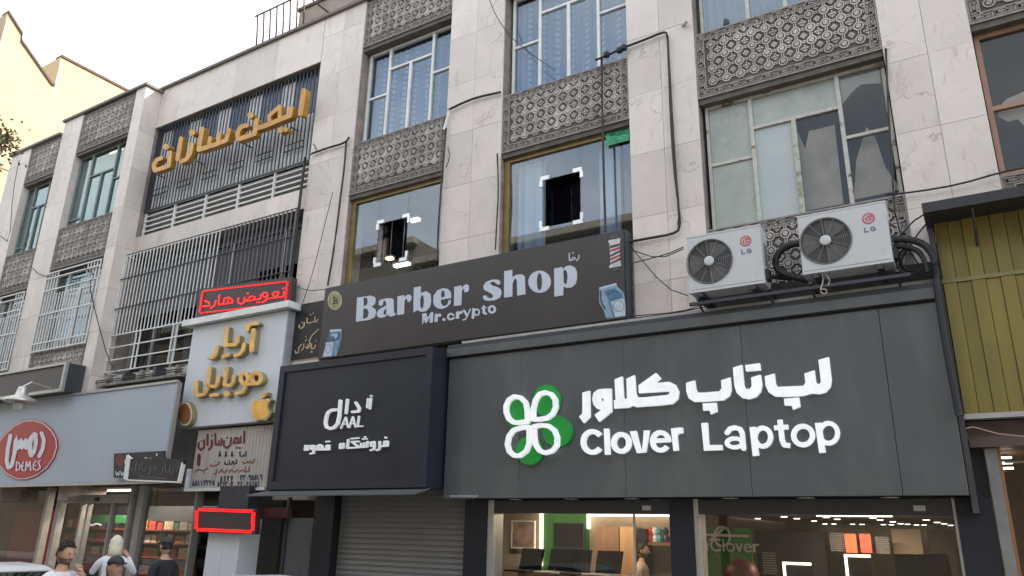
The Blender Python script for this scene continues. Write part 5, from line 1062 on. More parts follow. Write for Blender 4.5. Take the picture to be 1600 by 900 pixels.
en = thing('entrance', 'dark building entrance with wooden door beside the white pier', 'door', loc=(-11.2, .1, GZ + .12)); MB().box(-.5, .42, .6, .65, 0, 2.4).build('leaf', mat('dark_wood_door', (.07, .045, .035), .6, var=.4, stretch=(8, 1, 1)), en); MB().box(-.5, .42, -.02, 0.6, 2.5, 2.6).build('soffit', dark_al, en); MB().box(-.3, -.1, .56, .599, 1.0, 1.5).build('notice', dark_al, en); MB().box(-.28, .1, .55, .599, 1.3, 1.32).build('handle', alu, en)
wpz = thing('white_pier', 'white panelled pier under the glowing LED board', 'pier', loc=(-11.95, -.4, GZ + .12)); MB().box(-.42, -.005, 0, .45, 0, 2.02).build('panel', wp, wpz); MB().box(.0, .44, 0, .45, 0, 2.02).build('panel', wp, wpz); MB().box(-.4, .42, .1, .4, 2.021, 2.6).build('upper_box', dark_al, wpz)
l3 = MB().box(-11.3, -10.7, -.1, 0, 2.28, 2.46).build('led_sign', mat('dim_led', (.06, .01, .012), .5)); tag(l3, 'small unlit dark red LED board in the shaded entrance', 'sign', 'red LED boards')

# ---- food shop under the pale fascia
fs = thing('shopfront', 'glazed food shop front with sliding door under the pale fascia', 'shopfront', 'shopfronts at street level', (-16, 0, GZ))
def X0(px): return P(px, 860, 0)[0]
gf = mat('warm_grey_frame', (.25, .24, .225), .5, metal=.2)
for px, wd in ((62, .1), (82, .14), (196, .08), (212, .2), (300, .05)): rel(MB().box(X0(px) - wd / 2, X0(px) + wd / 2, -.08, .08, GZ + .12, 2.9).build('frame', gf, fs), fs)
ztr = P(140, 785, 0)[1]
rel(MB().box(X0(90), X0(192), -.07, .07, ztr - .02, ztr + .16).build('door_header', gf, fs), fs)
for px in (118, 128, 166): rel(MB().box(X0(px) - .035, X0(px) + .035, -.05, .05, GZ + .12, ztr - .021).build('door_stile', gf, fs), fs)
rel(MB().box(X0(143) - .06, X0(143) + .06, -.11, -.071, ztr + .02, ztr + .1).build('sensor', black, fs), fs)
for a, b in ((-24, X0(62) - .06), (X0(90) - .2, X0(192)), (X0(217), X0(300) - .03)): rel(MB().box(a, b, .01, .02, GZ + .12, 2.88).build('pane', glass_dark, fs), fs)
m = MB(); m.box(-24, -12.4, 3.2, 3.3, .12, 3); m.box(-24, -12.4, .2, 3.3, .1, .25); m.box(-12.45, -12.35, .1, 3.2, .2, 3); m.box(-24, -12.4, .1, 3.2, 2.9, 3.0); rel(m.build('shop_room', mat('food_room', (.08, .075, .07), .9), fs), fs)
fl = thing('ceiling_light', 'dim ceiling lamp above the food shelves', 'lamp', loc=(-16.8, .7, 2.88)); MB().box(-.8, .8, -.05, .05, -.03, 0).build('diffuser', glow, fl); lamp_area(fl, (0, 0, -.04), 1.6, .1, 30, (1, .85, .68))
rp = MB().box(X0(2) - .9, X0(22), .6, .9, .3, 2.45).build('red_fridge', mat('red_fridge', (.2, .015, .015), .5)); tag(rp, 'tall red fridge at the far left behind the food shop glass', 'fridge')
shf = thing('food_shelf', 'dark shelving with rows of packed food behind the shop glass', 'shelf', loc=(-17.3, 1.3, .25))
rows = [.5, .85, 1.2, 1.5, 1.78]
for z in rows: MB().box(-2.6, 2.6, -.25, .25, z - .03, z).build('shelf_board', mat('red_shelf', (.16, .03, .03), .6), shf)
MB().box(-2.62, 2.62, .251, .3, 0, 2.3).build('back_panel', dark_al, shf)
MB().box(-1.4, .55, -.27, -.2, 1.9, 2.08).build('header_board', mat('green_header', (.02, .12, .04), .5), shf)
l = Let(Sheet(0, 0, 1, 1.02), .01); l.st([(124, 818), (130, 822), (136, 818), (144, 821), (150, 818), (157, 820)], 2.4); o = l.mb.build('header_lettering', white_lit, shf); rel(o, shf)
cols_ = [((.25, .03, .02), 'red'), ((.4, .33, .2), 'cream'), ((.3, .13, .04), 'orange brown'), ((.05, .14, .05), 'green'), ((.35, .34, .32), 'white')]
ORD = 'first second third fourth fifth sixth seventh eighth ninth tenth eleventh twelfth thirteenth fourteenth fifteenth sixteenth seventeenth eighteenth nineteenth twentieth twenty-first twenty-second twenty-third twenty-fourth twenty-fifth twenty-sixth'.split()
for ri, z in enumerate(rows):
    x = -2.5; ordk = -1
    while x < 2.4:
        wdt = random.uniform(.16, .34); hh = random.uniform(.14, .22); c, cn_ = cols_[random.randrange(5)]
        o = MB().box(0, wdt, -.16, .08, 0, hh).build('food_pack', mat('pack_' + cn_.replace(' ', '_'), c, .5, var=.5, scale=20)); o.location = (-17.3 + x, 1.3, .25 + z + .001); ordk += 1; tag(o, '%s food pack, %s from the left on the %s food shelf' % (cn_, ORD[ordk], ['lowest', 'second lowest', 'middle', 'second highest', 'highest'][ri]), 'food pack', 'food packs on the shop shelves'); x += wdt + random.uniform(.02, .12)

# ---- shop on the right under the yellow cladding
rsf = thing('shopfront', 'brown shop front with grey frame under the yellow cladding', 'shopfront', 'shopfronts at street level', (1.5, -.1, GZ))
rel(MB().hexa([(.03, -.22, .24), (.14, -.22, .24), (.14, .05, .24), (.03, .05, .24)], [(.03, -.22, 3.08), (.14, -.22, 3.08), (.14, .05, 3.08), (.03, .05, 3.08)]).build('frame', mat('grey_post', (.19, .185, .18), .5), rsf), rsf)
rel(MB().box(-.1, 3.1, -.3, .05, 3.09, 3.2).build('frame', mat('brown_frame_shop', (.09, .06, .05), .5), rsf), rsf)
rel(MB().box(-.1, 3.1, -.24, .0, 3.2, 3.37).build('header', mat('brown_header', (.07, .045, .038), .5), rsf), rsf)
rel(MB().box(.142, .17, -.16, .02, .24, 3.08).build('inner_frame', mat('orange_wood', (.3, .13, .05), .5), rsf), rsf)
rel(MB().box(.172, 3.1, -.1, -.09, .24, 3.08).build('pane', glass_dark, rsf), rsf)
m = MB(); m.box(.1, 4, 3, 3.1, .1, 3.2); m.box(.1, 4, -.05, 3, .1, .24); m.box(.1, 4, .06, 3, 3.1, 3.2); m.box(4, 4.1, 0, 3, .1, 3.2); rel(m.build('shop_room', mat('warm_room', (.10, .045, .02), .8), rsf), rsf)
rl = thing('ceiling_light', 'three stacked bright lamp slats in the right-hand brown shop', 'lamp', loc=(P(1576, 733, .6)[0], .6, P(1576, 733, .6)[1]))
for k in range(3): MB().box(-.05, .05, 0, .02, k * .06, k * .06 + .022).build('slat', spotm, rl)
MB().tube([(0, .02, .16), (0, .02, 3.1 - rl.location.z)], .01).build('hanger', dark_al, rl); lamp_area(rl, (0, -.02, -.03), .1, .05, 7)
bg_ = thing('hanging_goods', 'dark straps and bags hanging behind the right-hand shop glass', 'goods', loc=(1.2, .3, 3.0))
for k in range(14):
    x = -.85 + k * .13; pts = [(x + random.uniform(-.03, .03), random.uniform(-.1, .1), -.25 - random.uniform(0, .1)), (x + .05, 0, -.6), (x + .12 + random.uniform(-.05, .05), .05, -.95), (x + .2, 0, -1.25)]
    MB().tube(pts, .018, 5).build('strap', mat('leather_dark', (.03, .022, .02), .4), bg_, True)
for k in range(7):
    x = -.8 + k * .27; MB().hexa([(x - .14, -.1, -1.75), (x + .14, -.1, -1.75), (x + .14, .1, -1.75), (x - .14, .1, -1.75)], [(x - .1, -.07, -1.1 - .1 * (k % 3)), (x + .1, -.07, -1.15), (x + .1, .07, -1.15), (x - .1, .07, -1.1)]).build('bag', mat('leather_dark', (.03, .022, .02), .4), bg_, bevel=.03)
MB().tube([(-1, 0, -.02), (1.2, 0, -.02)], .02).build('rail', alu, bg_)
cab = MB().tube([(P(1500, 672, -.45)[0], -.45, P(1500, 672, -.45)[1]), (P(1520, 667, -.45)[0], -.45, P(1520, 667, -.45)[1]), (P(1560, 678, -.45)[0], -.45, P(1560, 678, -.45)[1]), (P(1600, 682, -.45)[0], -.45, P(1600, 682, -.45)[1])], .008).build('cable', mat('pink_cable', (.35, .2, .15), .6)); tag(cab, 'thin pinkish cable sagging below the yellow cladding', 'cable', 'cables on the facade')

# ================================================================== AIR CONDITIONERS
acw = mat('ac_white', (.50, .51, .52), .45, var=.05, scale=3, stain=(4, .62, .85, (.4, .38, .34), (1, 1, .5)))
acd = mat('ac_well', (.05, .05, .05), .6); fanm = mat('fan_blade', (.12, .12, .12), .5); gril = mat('fan_guard', (.17, .17, .17), .5); lgp = mat('logo_pink', (.45, .10, .14), .5); lgg = mat('logo_grey', (.14, .15, .17), .5)
def make_ac(loc, W, H, label):
    t = thing('air_conditioner', label, 'air conditioner', 'air conditioner units over the grey fascia', loc); Dp = .32; cx, cz, R0 = -W * .20, H * .52, H * .40
    m = MB(); m.prism([[(-W / 2, 0), (W / 2, 0), (W / 2, H), (-W / 2, H)], circ(cx, cz, R0, R0, 32)], 0, .05); m.box(-W / 2, W / 2, .0501, Dp, 0, H); m.build('casing', acw, t, bevel=.006)
    MB().box(-W / 2 - .006, W / 2 + .006, -.004, Dp + .004, H + .001, H + .02).build('lid', acw, t)
    MB().lathe([(R0 - .002, 0), (R0 - .002, .004)], (cx, .042, cz), 32, axis='y').build('fan_well', acd, t)
    f = MB()
    for k in range(3):
        a = k * 2.094 + .5; pts = []
        for q in range(7): pts.append((cx + math.cos(a + q * .18) * R0 * .9, cz + math.sin(a + q * .18) * R0 * .9))
        f.prism([[(cx + math.cos(a) * .05, cz + math.sin(a) * .05)] + pts + [(cx + math.cos(a + .9) * .05, cz + math.sin(a + .9) * .05)]], .022, .026)
    f.build('fan', fanm, t)
    g_ = MB()
    for k in range(11):
        r = R0 * (.25 + .075 * k); r_ = min(r, R0 - .004); ring_ = [(cx + math.cos(i * math.pi / 14) * r_, -.004, cz + math.sin(i * math.pi / 14) * r_) for i in range(29)]; g_.tube(ring_, .0028 if k < 10 else .009, 4)
    for k in range(12): a = k * math.pi / 6 + .1; g_.tube([(cx + math.cos(a) * .04, -.008, cz + math.sin(a) * .04), (cx + math.cos(a) * R0, -.006, cz + math.sin(a) * R0)], .004, 4)
    g_.build('fan_guard', gril, t)
    MB().lathe([(H * .085, .0), (H * .085, -.02), (H * .06, -.024)], (cx, 0, cz), 16, axis='y').build('hub_cap', acw, t, True)
    lx_, lz_ = W * .30, H * .77; r = H * .095
    m = MB(); m.prism([circ(lx_, lz_, r, r, 20)], -.003, .001); o = m.build('logo_disc', lgp, t)
    m = MB(); m.prism([circ(lx_ - .0, lz_, r * .72, r * .72, 14, 60, 345) + list(reversed(circ(lx_, lz_, r * .58, r * .58, 14, 60, 345)))], -.005, -.0031); m.box(lx_ - r * .2, lx_ - r * .08, -.0052, -.0031, lz_ - r * .35, lz_ + r * .4); m.box(lx_ - r * .2, lx_ + r * .15, -.0055, -.0031, lz_ - r * .4, lz_ - r * .28); m.box(lx_ + r * .1, lx_ + r * .7, -.0053, -.0031, lz_ - r * .05, lz_ + r * .06); m.prism([circ(lx_ - r * .35, lz_ + r * .3, r * .1, r * .1, 6)], -.0051, -.0031); m.build('logo_lines', acw, t)
    m = MB(); u = H * .085; tx = lx_ - u * 1.0; tz = lz_ - r - u * 1.55; w_ = u * .24
    m.box(tx, tx + w_, -.003, .001, tz, tz + u); m.box(tx + w_ + .0005, tx + u * .75, -.003, .001, tz, tz + w_)
    m.prism([circ(tx + u * 1.55, tz + u * .5, u * .5, u * .5, 14, 50, 340) + list(reversed(circ(tx + u * 1.55, tz + u * .5, u * .5 - w_, u * .5 - w_, 14, 50, 340)))], -.003, .001); m.box(tx + u * 1.5, tx + u * 2.05, -.0034, .001, tz + u * .38, tz + u * .38 + w_)
    m.build('logo_letters', lgg, t)
    MB().box(-W / 2 + .02, W / 2 - .02, -.002, .001, .035, .040).build('seam', gril, t)
    for s_ in (-1, 1): MB().box(s_ * W * .35 - .03, s_ * W * .35 + .03, .0, Dp + .3, -.06, -.001).build('foot_bracket', dark_al, t)
    for k in range(9): MB().box(W / 2 + .001, W / 2 + .004, .1, .27, H * .35 + k * .035, H * .35 + k * .035 + .012).build('side_louvre', acd, t)
    m = MB(); m.box(W / 2, W / 2 + .045, .06, .2, .06, .2); m.build('valve_cover', black, t)
    return t
a0, b0 = P(1070, 372, -.75), P(1197, 441, -.75)
make_ac((-2.49, -.75, 5.14), .97, .77, 'white outdoor air conditioner unit, the lower left of the two, over the marble pillar')
make_ac((-1.05, -.75, 5.17), 1.0, .75, 'white outdoor air conditioner unit, the right one, below the rusty window')
tb_ = thing('steel_bracket', 'dark steel platform carrying the two air conditioners', 'bracket', loc=(-1.7, -.4, 5.05))
for z, y in ((-.02, -.3), (-.02, .2)): MB().box(-1.3, 1.3, y, y + .05, z - .04, z).build('beam', dark_al, tb_)
for x in (-1.2, -.3, .2, 1.15): MB().box(x, x + .04, -.32, .38, .0, .03).build('cross_piece', dark_al, tb_); MB().tube([(x + .02, .3, -.3), (x + .02, -.28, -.03)], .016, 5).build('brace', dark_al, tb_)
bk = MB().box(-2.92, -.1, -.06, -.01, 4.95, 5.33).build('backing_board', mat('shade_grime_board', (.045, .04, .038), .9, var=.3)); tag(bk, 'dark board standing in for shade and grime behind the air conditioner brackets', 'board')  # dark sheet added for the shaded, dirty zone below the units
bk = MB().box(-7.6, -2.92, -.05, -.005, 4.93, 5.04).build('backing_board', mat('shade_grime_board2', (.10, .085, .075), .9, var=.4)); tag(bk, 'brown strip board between the barber banner and the grey fascia', 'board')
def cable(pts, r, lab, y=-.06, m_=cable_m, nm='cable', grp='cables on the facade', cat='cable', sm=1):
    q = [Vector((P(a, b, y if not isinstance(y, list) else y[i])[0], y if not isinstance(y, list) else y[i], P(a, b, y if not isinstance(y, list) else y[i])[1])) for i, (a, b) in enumerate(pts)]
    for _ in range(sm):
        o = [q[0]]
        for a, b in zip(q[:-1], q[1:]): o += [a * .75 + b * .25, a * .25 + b * .75]
        q = o + [q[-1]]
    t = MB().tube(q, r, 6).build(nm, m_, None, True); tag(t, lab, cat, grp); return t
cable([(487, 240), (512, 231), (540, 223), (546, 214)], .022, 'black cable running across the marble between grilled bay and middle window')
cable([(541, 222), (538, 262), (533, 300), (527, 350), (520, 400), (512, 446)], .02, 'black cable hanging down the left jamb of the left barber window')
cable([(477, 246), (470, 300), (462, 370), (455, 436)], .03, 'thick dark cable hanging down the right edge of the grilled bay')
cable([(483, 243), (496, 236), (490, 225)], .012, 'short loose cable end beside the dark bar grille', sm=2)
cable([(700, 172), (722, 161), (745, 152), (782, 144)], .022, 'black cable crossing the marble pillar between the two barber windows')
cable([(702, 172), (699, 186), (694, 203)], .03, 'white conduit stub dropping from the cable on the pillar', m_=white_fr)
cable([(697, 200), (694, 240), (690, 285), (685, 350), (683, 408)], .018, 'thin black cable along the right edge of the left barber window')
cable([(700, 230), (703, 245), (697, 262)], .008, 'small loose loop of wire beside the carved panel', sm=2)
cable([(930, 94), (948, 87), (975, 74), (1005, 63), (1036, 50), (1043, 52), (1045, 100), (1048, 180), (1053, 260), (1060, 320), (1063, 358), (1050, 366), (1015, 372), (982, 378)], .02, 'thick black cable looping over the pillar down to the barber banner')
cable([(1043, 56), (1046, 110), (1051, 200), (1056, 275), (1061, 330), (1060, 352)], .018, 'second black cable beside the thick one on the pillar')
cable([(940, 92), (941, 170), (943, 260), (946, 362)], .02, 'straight black cable down the middle of the right barber window')
cable([(777, 240), (779, 300), (776, 350), (774, 390)], .014, 'thin dark cable along the gilded frame of the right barber window')
for k, (x, y) in enumerate(((975, 75), (948, 86), (968, 79))):
    cx, cz = P(x, y, -.08); o = MB().lathe([(.01, -.05), (.05, -.03), (.06, .02), (.03, .06)], (cx, -.08, cz), 8).build('cable_joint', black); tag(o, ['taped black cable joint nearest the pillar', 'taped black cable joint farthest from the pillar', 'small taped black cable joint between the other two'][k], 'cable joint', 'taped cable joints')
cable([(765, 0), (775, 25), (795, 55), (830, 85), (868, 110)], .008, 'thin wire sagging across the upper window with white mullions', y=-.25)
cable([(1384, 76), (1387, 150), (1392, 240), (1398, 330)], .014, 'thin dark cable down the right side of the rusty window', y=-.02)
cable([(1384, 304), (1430, 300), (1500, 288), (1561, 270), (1600, 262)], .012, 'thin cable stretched across the pillar above the black canopy', y=-.08)
cable([(520, 300), (505, 360), (488, 430), (470, 482)], .007, 'thin slanting wire over the marble left of the barber window', y=-.1)
cable([(455, 443), (480, 455), (508, 452)], .008, 'thin wire from the LED board to the barber banner', y=-.15)

cable([(130, 415), (150, 432), (138, 440), (152, 500), (170, 565), (185, 585)], .012, 'thin cable drooping down the pillar left of the white window cage', y=-.5)
cable([(0, 368), (15, 380), (20, 300), (30, 250)], .01, 'thin cable at the far left edge of the marble building', y=-.5)
cable([(50, 418), (62, 430), (82, 432)], .01, 'short drooping wire between the left window grilles', y=-.5)
for k, pts in enumerate(([(1068, 386), (1040, 398), (985, 412)], [(1068, 389), (1030, 405), (985, 390)], [(1075, 462), (1040, 450), (985, 385)], [(1105, 475), (1060, 488), (985, 494)], [(1102, 480), (1050, 490), (990, 497)])):
    cable(pts, .008, ['highest of the thin wires left of the air conditioners', 'second thin wire left of the air conditioners', 'steep thin wire crossing the marble left of the air conditioners', 'thin wire leading to the banner corner under the left air conditioner', 'lowest of the thin wires left of the air conditioners'][k], y=-.12)
hs = mat('black_hose', (.013, .014, .017), .6, bump=.3, bscale=60)
cable([(1250, 380), (1228, 384), (1212, 400), (1212, 420), (1226, 430), (1265, 438)], .044, 'thick black insulated hose curving between the two air conditioners', y=-.45, m_=hs, nm='hose', grp='air conditioner hoses', cat='hose', sm=2)
cable([(1396, 374), (1425, 374), (1448, 384), (1461, 405), (1464, 440), (1472, 500), (1486, 580), (1500, 650)], .042, 'thick black insulated hose curving down beside the yellow cladding', y=-.62, m_=hs, nm='hose', grp='air conditioner hoses', cat='hose', sm=2)
cable([(1396, 384), (1425, 386), (1442, 400), (1450, 425)], .03, 'thinner black hose under the thick one right of the air conditioners', y=-.6, m_=hs, nm='hose', grp='air conditioner hoses', cat='hose', sm=2)
cable([(1200, 432), (1240, 436), (1300, 432), (1390, 412)], .03, 'black hose lying on the steel platform', y=-.4, m_=hs, nm='hose', grp='air conditioner hoses', cat='hose')
for k, (dx, dy, r) in enumerate(((0, 0, 20), (2, 2, 18), (-2, 3, 22))): cable(circ(1424 + dx, 405 + dy, r, r * .95, 14) + [(1424 + dx + r, 405 + dy)], .012, ['outer', 'inner', 'widest'][k] + ' turn of the coiled wire right of the air conditioners', y=-.45 - .02 * k, nm='wire_coil', grp='coiled wires', cat='wire')
cable([(1278, 424), (1290, 428), (1297, 438), (1294, 446)], .008, 'pale loose wire under the right air conditioner', y=-.7, m_=mat('pale_wire', (.4, .36, .3), .6), sm=2)
cable([(1284, 425), (1287, 440), (1280, 455), (1290, 461), (1293, 452), (1282, 452)], .008, 'pale curled wire end under the right air conditioner', y=-.7, m_=mat('pale_wire', (.4, .36, .3), .6), sm=2)
for k, pts in enumerate(([(1386, 400), (1420, 350), (1452, 330)], [(1400, 420), (1430, 370), (1460, 335)], [(1398, 332), (1410, 375), (1440, 420)])): cable(pts, .01, ['upper', 'lower', 'crossing'][k] + ' loose wire between the rusty window and the black canopy', y=-.3, grp='loose wires by the canopy', cat='wire')
o = MB(); xx, zz = P(1440, 30, -.05); hk = MB().tube([(P(1066, 40, -.02)[0], -.0, P(1066, 40, 0)[1]), (P(1076, 33, -.1)[0], -.12, P(1076, 33, -.1)[1])], .025, 8).build('wall_bracket', alu); tag(hk, 'small metal bracket on the pillar left of the topmost right window', 'bracket')
o = MB().lathe([(.03, 0), (.05, .05), (.04, .12), (.02, .15)], (0, 0, 0), 8).build('pigeon_body', mat('pigeon', (.05, .055, .065), .7), None, True); o.name = 'pot'; x, z = P(1134, 27, .06); o.location = (x, .06, 9.602); tag(o, 'tiny dark object standing on the sill of the topmost window', 'pot')

# ================================================================== PEOPLE
def person(label, loc, H, face, pose, top, legs_m, skinm, hairm, hair='short', beard=False, head_yaw=0, head_pitch=0, cap=None, group=None, scarf=None, watch=False):
    s = H / 1.75
    V = []; E = []; Rr = []
    def v(p, r, parent=None):
        V.append(Vector(p) * s); Rr.append((r if isinstance(r, tuple) else (r, r))); i = len(V) - 1
        if parent is not None: E.append((parent, i))
        return i
    pel = v((0, 0, .96), (.155, .11)); sp = v((0, .01, 1.12), (.14, .105), pel); ch = v((0, .01, 1.30), (.165, .115), sp); c2 = v((0, .015, 1.40), (.12, .09), ch); nk = v((0, .01, 1.48), (.062, .06), c2); nk2 = v((0, -.005, 1.56), (.055, .055), nk)
    tips = []
    for sd in (1, -1):
        el, wr, hd, fing = pose['L' if sd > 0 else 'R']
        sh1 = v((sd * .13, .01, 1.405), (.075, .07), c2); sh = v((sd * .195, .01, 1.375), (.062, .062), sh1)
        mid = (Vector((sd * .195, .01, 1.375)) + Vector(el)) / 2; m1 = v(mid, .054, sh); e = v(el, .045, m1); wm = v((Vector(el) + Vector(wr)) / 2, .041, e); w_ = v(wr, .028, wm)
        d = (Vector(hd) - Vector(wr)).normalized(); side = Vector(fing).normalized(); pal = v(Vector(wr) + d * .045, (.034, .022), w_); k_ = v(Vector(wr) + d * .075, (.034, .018), pal)
        nrm = d.cross(side).normalized()
        for q, (off, L) in enumerate(((-.028, .07), (-.009, .08), (.010, .075), (.028, .058))):
            b = Vector(wr) + d * .09 + side * off; k1 = v(b, .0095, k_); k2 = v(b + d * L * .5 + nrm * .008, .0085, k1); v(b + d * L * .85 + nrm * .03, .0075, k2)
        b = Vector(wr) + d * .035 + side * -.035; t1 = v(b, .012, pal); v(b + d * .03 - side * .02 + nrm * .012, .0095, t1)
    for sd in (1, -1):
        hp = v((sd * .095, 0, .90), .092, pel); th = v((sd * .1, -.005, .70), .082, hp); kn = v((sd * .1, -.015, .5), .06, th); cf = v((sd * .1, .01, .34), .056, kn); an = v((sd * .1, .02, .09), .04, cf); v((sd * .105, -.04, .045), (.042, .035), an); E[-1] = (an, len(V) - 1); v((sd * .11, -.14, .035), (.04, .028), len(V) - 1)
    me = bpy.data.meshes.new('sk'); me.from_pydata(V, E, []); o = bpy.data.objects.new('sk', me); COL.objects.link(o)
    o.modifiers.new('s', 'SKIN'); sv = me.skin_vertices[0].data
    for i, r in enumerate(Rr): sv[i].radius = (r[0] * s, r[1] * s); sv[i].use_root = (i == 0)
    ss = o.modifiers.new('u', 'SUBSURF'); ss.levels = 2; ss.render_levels = 2
    bm = bmesh.new(); ev = o.evaluated_get(bpy.context.evaluated_depsgraph_get()); me2 = bpy.data.meshes.new_from_object(ev); bm.from_mesh(me2); bpy.data.objects.remove(o)
    wrists = [Vector(pose[a][1]) * s for a in 'LR']; hands = [Vector(pose[a][2]) * s for a in 'LR']; elb = [Vector(pose[a][0]) * s for a in 'LR']
    sleeve = pose.get('sleeve', 'short')
    for f in bm.faces:
        c = f.calc_center_median(); mi = 1
        if c.z < .93 * s and abs(c.x) < .2 * s: mi = 2
        if c.z < .075 * s: mi = 3
        if c.z > 1.465 * s and abs(c.x) < .1 * s: mi = 0
        for w_, e_, sd in ((wrists[0], elb[0], 1), (wrists[1], elb[1], -1)):
            shp = Vector((sd * .195, .01, 1.375)) * s
            def seg(a, b, p): t = max(0, min(1, (p - a).dot(b - a) / (b - a).length_squared)); return (a + (b - a) * t - p).length, t
            d1, t1 = seg(shp, e_, c); d2, t2 = seg(e_, w_, c); d3, t3 = seg(w_, w_ + (hands[0 if sd > 0 else 1] - w_).normalized() * .18 * s, c)
            if sleeve == 'short':
                if min(d1, d2) < .07 * s and (d2 < d1 or t1 > .62) and c.x * sd > .1 * s: mi = 0
                if d3 < .08 * s and d3 <= min(d1, d2) + .01: mi = 0
            else:
                if d3 < .07 * s and d3 < d1 and d3 < d2 + .002: mi = 0
                elif min(d1, d2) < .07 * s: mi = 1
        f.material_index = mi; f.smooth = True
    # head
    hb = bmesh.new(); bmesh.ops.create_uvsphere(hb, u_segments=28, v_segments=22, radius=1)
    def g_(x, z, cx, cz, w1, w2): return math.exp(-((x - cx) / w1) ** 2 - ((z - cz) / w2) ** 2)
    for q in hb.verts:
        x, y, z = q.co; X, Y, Z = x * .074, y * .094, z * .116
        if z < 0: X *= 1 - .22 * (-z) ** 1.5; Y *= 1 - .05 * (-z)
        if y < 0:
            fz = z; Y -= .030 * g_(x, z, 0, -.15, .13, .13) + .010 * g_(x, z, 0, .05, .12, .25) + .006 * g_(x, z, 0, .28, .5, .09); Y += .010 * (g_(x, z, .38, .1, .16, .1) + g_(x, z, -.38, .1, .16, .1)); Y -= .006 * g_(x, z, 0, -.44, .22, .08) + .011 * g_(x, z, 0, -.8, .3, .16); Y += .004 * g_(x, z, 0, -.58, .3, .05)
        if y > 0: Y *= 1.04
        q.co = (X, Y, Z)
    for f in hb.faces:
        c = f.calc_center_median(); f.smooth = True; f.material_index = 6 if (beard and c.z < -.034 and c.y < .01 and not (abs(c.x) < .022 and -.066 < c.z < -.048)) else 0
    for sd in (1, -1):
        r = bmesh.ops.create_uvsphere(hb, u_segments=10, v_segments=8, radius=1)
        for q in r['verts']: x, y, z = q.co; q.co = (sd * .074 + x * .011, .012 + y * .019, -.002 + z * .032)
        r = bmesh.ops.create_uvsphere(hb, u_segments=10, v_segments=8, radius=1)
        for q in r['verts']: x, y, z = q.co; q.co = (sd * .029 + x * .009, -.081 + y * .006, .014 + z * .0045)
        for q in r['verts']:
            for f in q.link_faces: f.material_index = 5
        r = bmesh.ops.create_uvsphere(hb, u_segments=8, v_segments=6, radius=1)
        for q in r['verts']: x, y, z = q.co; q.co = (sd * .029 + x * .015, -.086 + y * .004, .030 + z * .0025)
        for q in r['verts']:
            for f in q.link_faces: f.material_index = 4
    hm = bpy.data.meshes.new('h'); hb.to_mesh(hm); HC = Vector((0, -.012, 1.645)) * s
    Mx = Matrix.Translation(HC) @ Matrix.Rotation(R_(head_yaw), 4, 'Z') @ Matrix.Rotation(R_(head_pitch), 4, 'X') @ Matrix.Scale(s, 4); hm.transform(Mx); 
    n0 = len(bm.faces); bm.from_mesh(hm)
    for f in bm.faces: f.smooth = True
    fm = bpy.data.meshes.new('body'); bm.to_mesh(fm)
    for m_ in (skinm, top, legs_m, black, hairm, mat('eye_dark', (.05, .04, .035), .3), mat('stubble', (.13, .08, .058), .8)): fm.materials.append(m_)
    root = thing('person', label, 'person', group, loc); root.rotation_euler.z = R_(face)
    b = bpy.data.objects.new('body', fm); COL.objects.link(b); b.parent = root
    def headpart(fn, nm, m_):
        h2 = bmesh.new(); fn(h2); hh = bpy.data.meshes.new(nm); h2.to_mesh(hh); hh.transform(Mx); hh.materials.append(m_)
        for p_ in hh.polygons: p_.use_smooth = True
        o_ = bpy.data.objects.new(nm, hh); COL.objects.link(o_); o_.parent = root; return o_
    def hairf(h2):
        bmesh.ops.create_uvsphere(h2, u_segments=28, v_segments=20, radius=1)
        dl = []
        for q in h2.verts:
            x, y, z = q.co; n_ = .004 * math.sin(x * 23 + z * 17) + .003 * math.sin(y * 31 + x * 9)
            line = .62 if y < -.45 else (.62 - (y + .45) * 1.85 if y < .1 else -.40)
            if z < line: dl.append(q); continue
            q.co = (x * (.083 + n_), y * (.104 + n_), z * (.132 + n_) if z > 0 else z * .12)
        bmesh.ops.delete(h2, geom=dl, context='VERTS')
        bmesh.ops.solidify(h2, geom=h2.faces[:], thickness=.006)
    if hair == 'short':
        def strands(h2):
            hairf(h2); rr = random.Random(5)
            for _ in range(900):
                th, ph = rr.uniform(0, 6.283), math.acos(rr.uniform(-.35, 1)); x, y, z = math.sin(ph) * math.cos(th), math.sin(ph) * math.sin(th), math.cos(ph)
                line = .62 if y < -.45 else (.62 - (y + .45) * 1.8 if y < .1 else -.36)
                if z < line: continue
                p = Vector((x * .083, y * .104, z * .13)); n_ = Vector((x, y, z)); d = (n_ * .5 + Vector((rr.uniform(-.6, .6), rr.uniform(-1, .2), rr.uniform(-.2, .6)))).normalized() * rr.uniform(.012, .024); w_ = n_.cross(d).normalized() * .0035
                h2.faces.new([h2.verts.new(p - w_), h2.verts.new(p + w_), h2.verts.new(p + d)])
        headpart(strands if not cap else hairf, 'hair', hairm)
    if cap:
        def capf(h2):
            bmesh.ops.create_uvsphere(h2, u_segments=28, v_segments=18, radius=1); dl = []
            for q in h2.verts:
                x, y, z = q.co
                if z < .22: dl.append(q); continue
                q.co = (x * .092, y * .112 + .004, (z - .2) * .13 + .035)
            bmesh.ops.delete(h2, geom=dl, context='VERTS'); bmesh.ops.solidify(h2, geom=h2.faces[:], thickness=.005)
        cp = headpart(capf, 'cap', cap)
        def brim(h2):
            vs = []
            for lay in (0, .005):
                for k in range(13):
                    a = math.pi + math.pi * k / 12; vs.append(h2.verts.new((math.cos(a) * .074, -.06 + math.sin(a) * .10, .052 + lay - .02 * abs(math.sin(a)))))
            n = 13; h2.faces.new(vs[:n]); h2.faces.new(list(reversed(vs[n:])))
            for k in range(n): h2.faces.new((vs[k], vs[(k + 1) % n], vs[n + (k + 1) % n], vs[n + k]))
        headpart(brim, 'cap_brim', cap)
